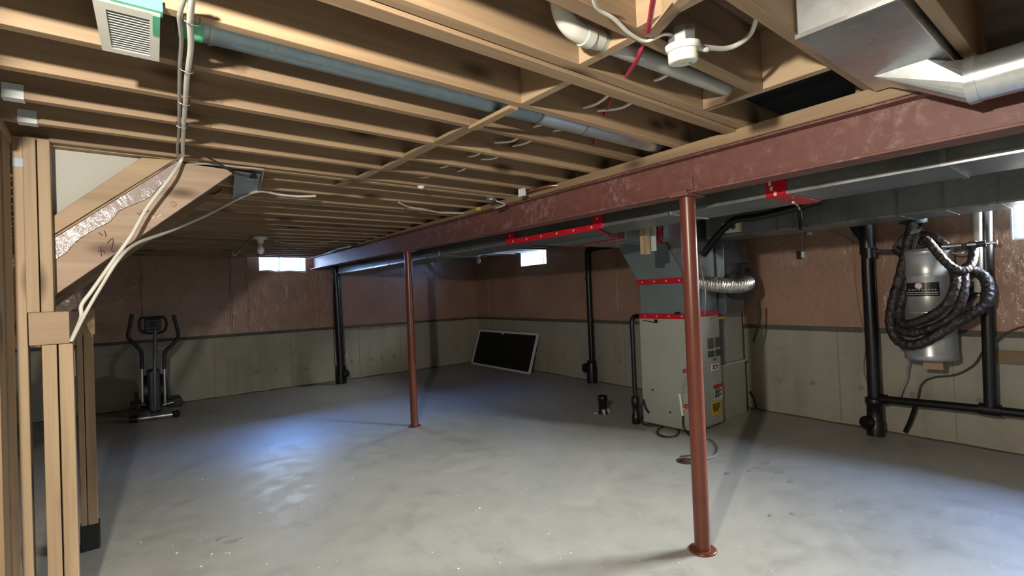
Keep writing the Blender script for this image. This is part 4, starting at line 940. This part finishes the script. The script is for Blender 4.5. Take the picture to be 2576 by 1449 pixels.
# PVC elbow and pipe
yv = 1.085; rp = .030
pv = thing('pvc_drain', 'off-white plastic pipe with elbow running through blocking between joists', 'pipe', (1.5, yv, ZJ))
e0 = ay(1412, 30, yv); e1_ = ay(1470, 88, yv); e2_ = ay(1508, 98, yv)
MB().tube(spline([V((e0.x-.01, yv, 2.52)), V((e0.x+.0, yv, e0.z+.02)), V((e0.x+.035, yv, e1_.z+.012)), V((e1_.x, yv, e1_.z)), V((e2_.x, yv, e2_.z-.004))], 6), rp*1.08, 18).build('elbow', M['pvc'], pv)
MB().cyl((e1_.x-.01, yv, e1_.z), (e1_.x+.025, yv, e1_.z), rp*1.2).build('elbow_hub', M['pvc'], pv)
MB().cyl((e1_.x, yv, e1_.z), (2.13, yv, ay(1826, 222, yv).z), rp, n=22).build('straight_pipe', M['pvc_grey'], pv)
# smoke alarm hanging on an octagon box
c = az(1719, 157, 2.215); axv = V((-.10, -.06, 1)).normalized()
sa = thing('smoke_alarm', 'round white smoke alarm hanging from a metal junction box between joists', 'smoke alarm', c)
MB().lathe(c, [(.036, -.001), (.043, 0), (.045, .004), (.046, .03), (.044, .034)], 36, axv).build('cover', M['white'], sa)
MB().lathe(c+axv*.035, [(.046, 0), (.053, .010), (.054, .018), (.050, .020)], 36, axv).build('base_ring', M['white'], sa)
MB().lathe(c+axv*.058, [(.044, 0), (.044, .045), (.040, .047)], 8, axv).build('junction_box', M['steel'], sa, .002)
MB().lathe(c, [(.010, -.0025), (.010, 0)], 12, axv).build('test_button', M['cream'], sa)
e_a = axv.orthogonal().normalized(); e_b = axv.cross(e_a)
MB().obox(c+e_a*.0+V((.022, -.012, 0))-axv*.001, (1, 0, .1), (0, 1, 0), axv, .006, .004, .0008).build('green_led', M['green'], sa)
MB().tube([c+V((.0, -.046, .028)), c+V((.002, -.046, .012))], .0012, 5).build('mark', M['black'], sa)
b = c+axv*.075
tag(MB().tube(spline([az(1492, -12, ZJ-.01), az(1505, 22, ZJ-.008), az(1545, 48, ZJ-.008), az(1585, 85, 2.285), az(1625, 104, 2.285), b+V((-.065, .025, .002)), b+V((-.035, .012, .004))], 6), .0075, 8, flat=.6).build('alarm_cable', M['cable']), 'white cable entering the left side of the smoke alarm box', 'cable')
tag(MB().tube(spline([b+V((.035, -.01, -.012)), b+V((.06, -.03, -.03)), b+V((.085, -.035, -.028)), b+V((.07, -.02, -.018)), az(1820, 122, 2.30), az(1855, 112, 2.32), az(1888, 85, 2.35), az(1904, 44, 2.38)], 6), .0085, 8).build('alarm_cable', M['cable']), 'white cable curling off the right of the smoke alarm up to a joist', 'cable')
# red cable threading the joists
rc = [az(1646, -20, 2.28), az(1637, 40, 2.28), az(1630, 78, 2.285), az(1622, 98, 2.32), az(1612, 125, 2.305), az(1602, 152, 2.30), az(1578, 188, 2.315), az(1550, 222, 2.36), az(1528, 275, 2.36), az(1512, 308, 2.345), az(1502, 335, 2.35), az(1494, 372, 2.345)]
tag(MB().tube(spline(rc, 5), .008, 8).build('red_cable', M['cable_red']), 'dark red cable threading down the image through the joists', 'cable')
# white cables passing through joists
def thread(label, px, py, y0, y1, r=.007):
    p = az(px, py, 2.37); n = max(2, int((y1-y0)/.3)); pts = []
    for k_ in range(n*2+1):
        y = y0+(y1-y0)*k_/(n*2); pts.append(V((p.x+.02*math.sin(k_*2.1), y, 2.37-(.022 if k_ % 2 else 0))))
    tag(MB().tube(spline(pts, 4), r, 8).build('joist_cable', M['cable']), label, 'cable', 'white cables through the joists')
thread('left white cable running through holes in the joists near the beam', 1492, 252, 1.02, 3.55)
thread('right white cable running through holes in the joists near the beam', 1545, 262, 1.30, 2.95)
# rectangular boot and round duct at upper right
sx0 = az(2030, 88, 2.275)
bt = thing('wall_stack_boot', 'shiny rectangular metal duct boot squeezed between joists at upper right', 'duct', (2.1, .5, 2.27))
yb0, yb1 = .385, .648; xb0, xb1 = sx0.x, 2.47
MB().box((xb0, yb0, 2.275), (xb1, yb1, 2.535)).build('stack_body', M['galv_bright'], bt, .004)
MB().box((xb0-.006, yb0-.0, 2.272), (xb0+.004, yb1+.004, 2.286)).build('hem', M['galv_bright'], bt)
tip = V((2.27, .60, 2.272))
cr = az(2436, 205, 2.19); rc_ = .078
cr = V((cr.x, cr.y, 2.19))
mb = MB(); nseg = 24; ring = []
sq = []
ydir = V((.037, 1, 0)).normalized(); xdir = V((1, -.037, 0)).normalized()
for k_ in range(nseg):
    t = 2*math.pi*k_/nseg; ring.append(cr + xdir*(rc_*math.cos(t)) + V((0, 0, rc_*math.sin(t))))
    m_ = max(abs(math.cos(t)), abs(math.sin(t))); fx = math.cos(t)/m_; fz = math.sin(t)/m_
    # the boot mouth lies flat against the stack underside, at a slant
    yy = cr.y + .10 + .085*(1-fz)/2*0 + (.16 if fz < 0 else .03)
    sq.append(V((2.36+fx*.085, (.60 if fz < 0 else .46) - (0 if fz < 0 else .02), 2.274 if fz < 0 else 2.276)))
mb.add(sq+ring, [(k_, (k_+1) % nseg, nseg+(k_+1) % nseg, nseg+k_) for k_ in range(nseg)])
mb.build('square_to_round', M['galv_bright'], bt)
MB().cyl(cr, cr-ydir*.03, rc_*1.05, n=28).build('collar', M['galv_bright'], bt)
rdn = thing('round_supply_duct', 'shiny round metal duct leading right from the boot, above the beam', 'duct', cr-ydir*1.2)
MB().cyl(cr-ydir*.02, cr-ydir*2.6, rc_, n=32).build('duct_section', M['galv_bright'], rdn)
MB().cyl(cr-ydir*.9, cr-ydir*.915, rc_*1.05, n=32).build('joint_bead', M['galv'], rdn)
p = az(2262, 232, 2.29)
tag(MB().box((p.x-.06, p.y-.02, 2.266), (p.x+.10, p.y+.035, 2.27)).build('paper_tag', M['paper']), 'white paper tag under the shiny boot beside the beam plate', 'tag')
# main cables stapled under the joists
main = [az(484, -15, ZJ-.012), az(478, 55, ZJ-.012), az(480, 120, ZJ-.012), az(470, 200, ZJ-.012), az(466, 260, ZJ-.012), az(462, 320, ZJ-.012), az(460, 370, ZJ-.012), az(457, 400, ZJ-.014),
        sy(430, 443, YS-.03), sy(370, 522, YS-.03), sy(330, 592, YS-.03), sy(285, 655, YS-.03), sy(232, 730, YS-.05), sy(205, 768, YS-.05), sy(204, 800, YS-.05), sy(182, 852, YS-.03)]
tag(MB().tube(spline(main, 6), .0085, 10, flat=.75).build('electrical_cable', M['cable']), 'thick white cable stapled under joists and falling across the stringer', 'cable')
sec = [sy(179, 858, YS-.03), sy(214, 790, YS-.06), sy(250, 728, YS-.06), sy(300, 650, YS-.05), ay(345, 612, 3.2), ay(420, 584, 3.45), ay(520, 541, 3.75), ay(600, 500, 3.98), az(652, 481, ZJ-.015), az(700, 489, ZJ-.012), az(750, 494, ZJ-.01), az(795, 493, ZJ-.01)]
tag(MB().tube(spline(sec, 6), .0095, 10, flat=.75).build('electrical_cable', M['cable']), 'second thick white cable sagging from header to the far joists', 'cable')
thin = [az(470, -20, ZJ-.01), az(455, 25, ZJ-.01), az(451, 45, ZJ-.012), az(456, 100, ZJ-.01), az(452, 180, ZJ-.01), az(450, 330, ZJ-.01), az(446, 375, ZJ-.01), az(450, 402, ZJ-.012), az(470, 413, ZJ-.012), az(520, 412, ZJ-.012), az(600, 420, ZJ-.012), az(660, 426, ZJ-.012), az(662, 432, ZJ-.012), az(658, 455, ZJ-.012), az(648, 486, ZJ-.012)]
tag(MB().tube(spline(thin, 5), .006, 8).build('thin_cable', M['cable_grey']), 'thin grey cable beside the thick stapled cable, turning along the stair joist', 'cable')
dk = [az(463, 366, ZJ-.015), az(540, 405, ZJ-.02), az(596, 437, ZJ-.02), az(640, 447, ZJ-.02)]
tag(MB().tube(spline(dk, 5), .005, 6).build('dark_wire', M['cable_dark']), 'thin dark wire stretched from the stapled cables to the hook', 'wire')
for px, py in ((482, 48), (470, 171), (463, 254), (456, 313)):
    p = az(px, py, ZJ-.010); tag(MB().tube(spline([p+V((-.018, 0, .012)), p+V((-.016, 0, -.010)), p+V((.016, 0, -.014)), p+V((.020, 0, .012))], 3), .0018, 6).build('cable_staple', M['chrome']),
        'bright wire staple holding the thick white cable, ' + {48: 'topmost of four', 171: 'second of four from top', 254: 'third of four from top', 313: 'lowest of four'}[py], 'staple', 'staples on the thick white cable')
# box, clips and pipes along the beam
p = az(1236, 505, ZJ-.03)
jb = thing('junction_box', 'small galvanised octagon box with loose cable under joists beside the beam', 'junction box', p)
MB().lathe(p, [(.045, 0), (.045, .035), (.04, .037)], 8).build('box', M['galv_bright'], jb)
MB().tube(spline([p+V((.03, -.02, 0)), p+V((.10, -.05, -.03)), p+V((.06, .03, -.05)), p+V((.16, .06, -.01)), p+V((.24, .10, .01))], 6), .008, 8).build('cable_tail', M['cable_grey'], jb)
p = az(1313, 482, ZJ-.02)
tag(MB().box((p.x-.012, p.y-.03, p.z-.035), (p.x+.012, p.y+.03, p.z+.02)).build('white_bracket', M['paper']), 'small white bracket on the joist just above the beam plate', 'bracket')
p = az(1207, 526, ZJ-.02); tag(MB().obox(p, (1, 0, 0), (0, 1, 0), (0, 0, 1), .03, .02, .014).build('wire_connector', M['yellow']), 'small yellow connector lying at the beam edge under the joists', 'connector')
cpz = [az(1310, 486, ZJ-.012), az(1345, 475, ZJ-.012), az(1380, 468, ZJ-.012), az(1412, 465, ZJ-.012)]
tag(MB().tube(spline(cpz, 5), .012, 8).build('copper_pipe', plain('copper', (0.45, 0.22, 0.13), 0.3, 0.9))if True else None, 'short copper pipe along the top of the beam plate', 'pipe')
wire('ceiling_wire', 'white wire drooping under the far joists to the beam', [az(1003, 509, ZJ-.01), az(1030, 521, ZJ-.02), az(1065, 526, ZJ-.02), az(1110, 535, ZJ-.02), az(1168, 536, ZJ-.012)], .007, 'cable')
wire('ceiling_wire', 'faint grey wire drooping under the farthest joists above the window', [az(690, 605, ZJ-.01), az(730, 613, ZJ-.02), az(790, 613, ZJ-.02), az(850, 606, ZJ-.01)], .007, 'cable_grey')
p = az(1059, 470, ZJ-.004); tag(MB().lathe(p, [(.012, -.014), (.024, -.006), (.026, .004)], 12).build('cable_clip', M['paper']), 'lone white clip on the wide double joist left of the beam', 'clip')
# lampholders
def lampholder(px, py, label):
    p = az(px, py, ZJ)
    t = thing('lampholder', label, 'lamp', V((p.x, p.y, ZJ-.22)), 'bare bulb lampholders under the joists')
    MB().lathe((p.x, p.y, ZJ), [(.030, -.075), (.034, -.07), (.036, -.035), (.07, -.018), (.078, -.004), (.078, 0)], 24).build('porcelain_base', M['white'], t)
    MB().lathe((p.x, p.y, ZJ), [(.004, -.205), (.026, -.196), (.040, -.165), (.042, -.145), (.030, -.105), (.017, -.082), (.016, -.07)], 20).build('bulb', M['bulbglass'], t)
    return t
lampholder(655, 597, 'unlit bare bulb in white lampholder above the back window')
lampholder(1203, 636, 'small bare bulb in white lampholder in the far corner beyond the beam')
tag(MB().tube(spline([az(634, 597, ZJ-.01), ay(612, 620, 5.9), ay(594, 640, 5.8), ay(587, 642, 5.8), ay(586, 634, 5.8)], 5), .010, 8).build('bent_rod', M['cable_grey']), 'thin bent metal rod hanging from the joists left of the bare bulb', 'rod')

# film sagging around window 1 and loose film over the beam end
wire('film_edge', 'bright crumpled film edge draped over the beam end beside the window', [ay(775, 648, 9.3), ay(800, 642, 9.25), az(830, 634, ZJ-.03), az(850, 626, ZJ-.02), az(880, 620, ZJ-.01)], .012, 'sheetclear', 'film')
MB().tube(spline([V((W1[0]+(W1[1]-W1[0])*t_/5, YB-IT-.01, W1[2]+.012*math.sin(t_*2.3)-.01*(t_/5))) for t_ in range(6)], 4), .018, 8, True, lambda t: .7+.4*abs(math.sin(t*8))).build('film_hem', M['sheetclear'], wb)

# ================================================================== ELLIPTICAL TRAINER
YE = 8.62
def E(px, py, y=YE): return ay(px, py, y)
el = thing('elliptical_trainer', 'black and silver elliptical trainer in the dark far-left corner', 'exercise machine', V((E(388, 1048).x, YE, 0)))
fb0, fb1 = az(345, 1054, .045), az(437, 1042, .045)
MB().cyl(fb0, fb1, .032).build('front_stabiliser', M['steel'], el)
for a_, b_ in ((az(326, 1056, .05), fb0), (fb1, az(449, 1040, .05))): MB().cyl(a_, b_, .048).build('foot_cap', M['black'], el)
yc = (fb0.y+fb1.y)/2
MB().cyl(V((fb0.x, yc+1.05, .045)), V((fb1.x, yc+1.05, .045)), .03).build('rear_stabiliser', M['black'], el)
xc = (fb0.x+fb1.x)/2
MB().bar((xc, yc, .07), (xc, yc+1.05, .07), .07, .05).build('base_rail', M['black'], el)
MB().tube([V((xc, yc+.12, .10)), V((E(386, 930).x, yc+.08, .55)), V((E(387, 835).x, yc+.02, E(387, 828).z))], .022, 12).build('upright_post', M['galv_dull'], el)
MB().prism([V((xc-.07, yc+.10, .08)), V((xc-.07, yc+.75, .08)), V((xc-.07, yc+.70, .42)), V((xc-.07, yc+.40, .66)), V((xc-.07, yc+.14, .66))], (.14, 0, 0)).build('drive_housing', M['black'], el, .03)
MB().cyl(V((xc-.12, yc+.5, .34)), V((xc+.12, yc+.5, .34)), .22, n=28).build('crank_wheel', M['black'], el)
c = E(384, 817)
MB().obox(c, (1, 0, .02), (0, 1, .25), (0, -.25, 1), .10, .025, .085).build('console', M['grey_dark'], el, .02)
MB().obox(c+V((0, -.028, .01)), (1, 0, .02), (0, 1, .25), (0, -.25, 1), .07, .004, .04).build('console_screen', M['screen'], el)
hb = [E(372, 800), E(356, 800), E(350, 812), E(353, 830), E(370, 838), E(384, 838), E(400, 837), E(414, 830), E(418, 812), E(412, 799), E(396, 798), E(372, 800)]
MB().tube(spline([p+V((0, -.04, 0)) for p in hb], 5), .018, 10).build('fixed_handlebar', M['black'], el)
for pl_, name in (([(332, 790), (327, 820), (322, 845), (330, 858), (345, 872), (356, 888), (357, 928)], 'l'), ([(437, 792), (444, 820), (449, 842), (446, 852), (431, 870), (415, 888), (413, 928)], 'r')):
    y_ = YE-.06
    ar = MB().tube(spline([E(px, py, y_) for px, py in pl_], 6), .024, 12).build('moving_arm', M['black'], el)
    lo_ = pl_[-1]
    MB().cyl(E(lo_[0], lo_[1]-2, y_), E(lo_[0]+2, lo_[1]+88, y_), .018).build('silver_tube', M['steel'], ar)
for (x0_, y0_), (x1_, y1_), dy in (((330, 1019), (366, 1016), -.05), ((408, 1018), (436, 1010), .15)):
    a_, b_ = E(x0_, y0_, YE-.1), E(x1_, y1_, YE-.1)
    pd = MB().obox((a_+b_)/2+V((0, .15+dy, 0)), (1, 0, 0), (0, 1, 0), (0, 0, 1), .085, .19, .02).build('pedal', M['black'], el, .01)
    MB().bar((a_+b_)/2+V((0, .0+dy, -.03)), (a_+b_)/2+V((0, .85+dy, .04)), .045, .04).build('pedal_rail', M['grey_dark'], el)
    MB().cyl(a_+V((0, -.05, 0)), b_+V((0, -.05, 0)), .012).build('pedal_axle', M['steel'], el)
MB().obox(E(436, 1008, YE+.25), (1, 0, 0), (0, 1, 0), (0, 0, 1), .09, .16, .06).build('pedal_cup', M['black'], el, .015)
MB().tube([E(414, 940, YE+.1), E(426, 1010, YE+.15)], .02, 8).build('link_arm', M['grey_dark'], el)
MB().tube(spline([E(392, 876), E(412, 877), E(415, 890)], 4), .010, 8).build('cross_bar', M['steel'], el)
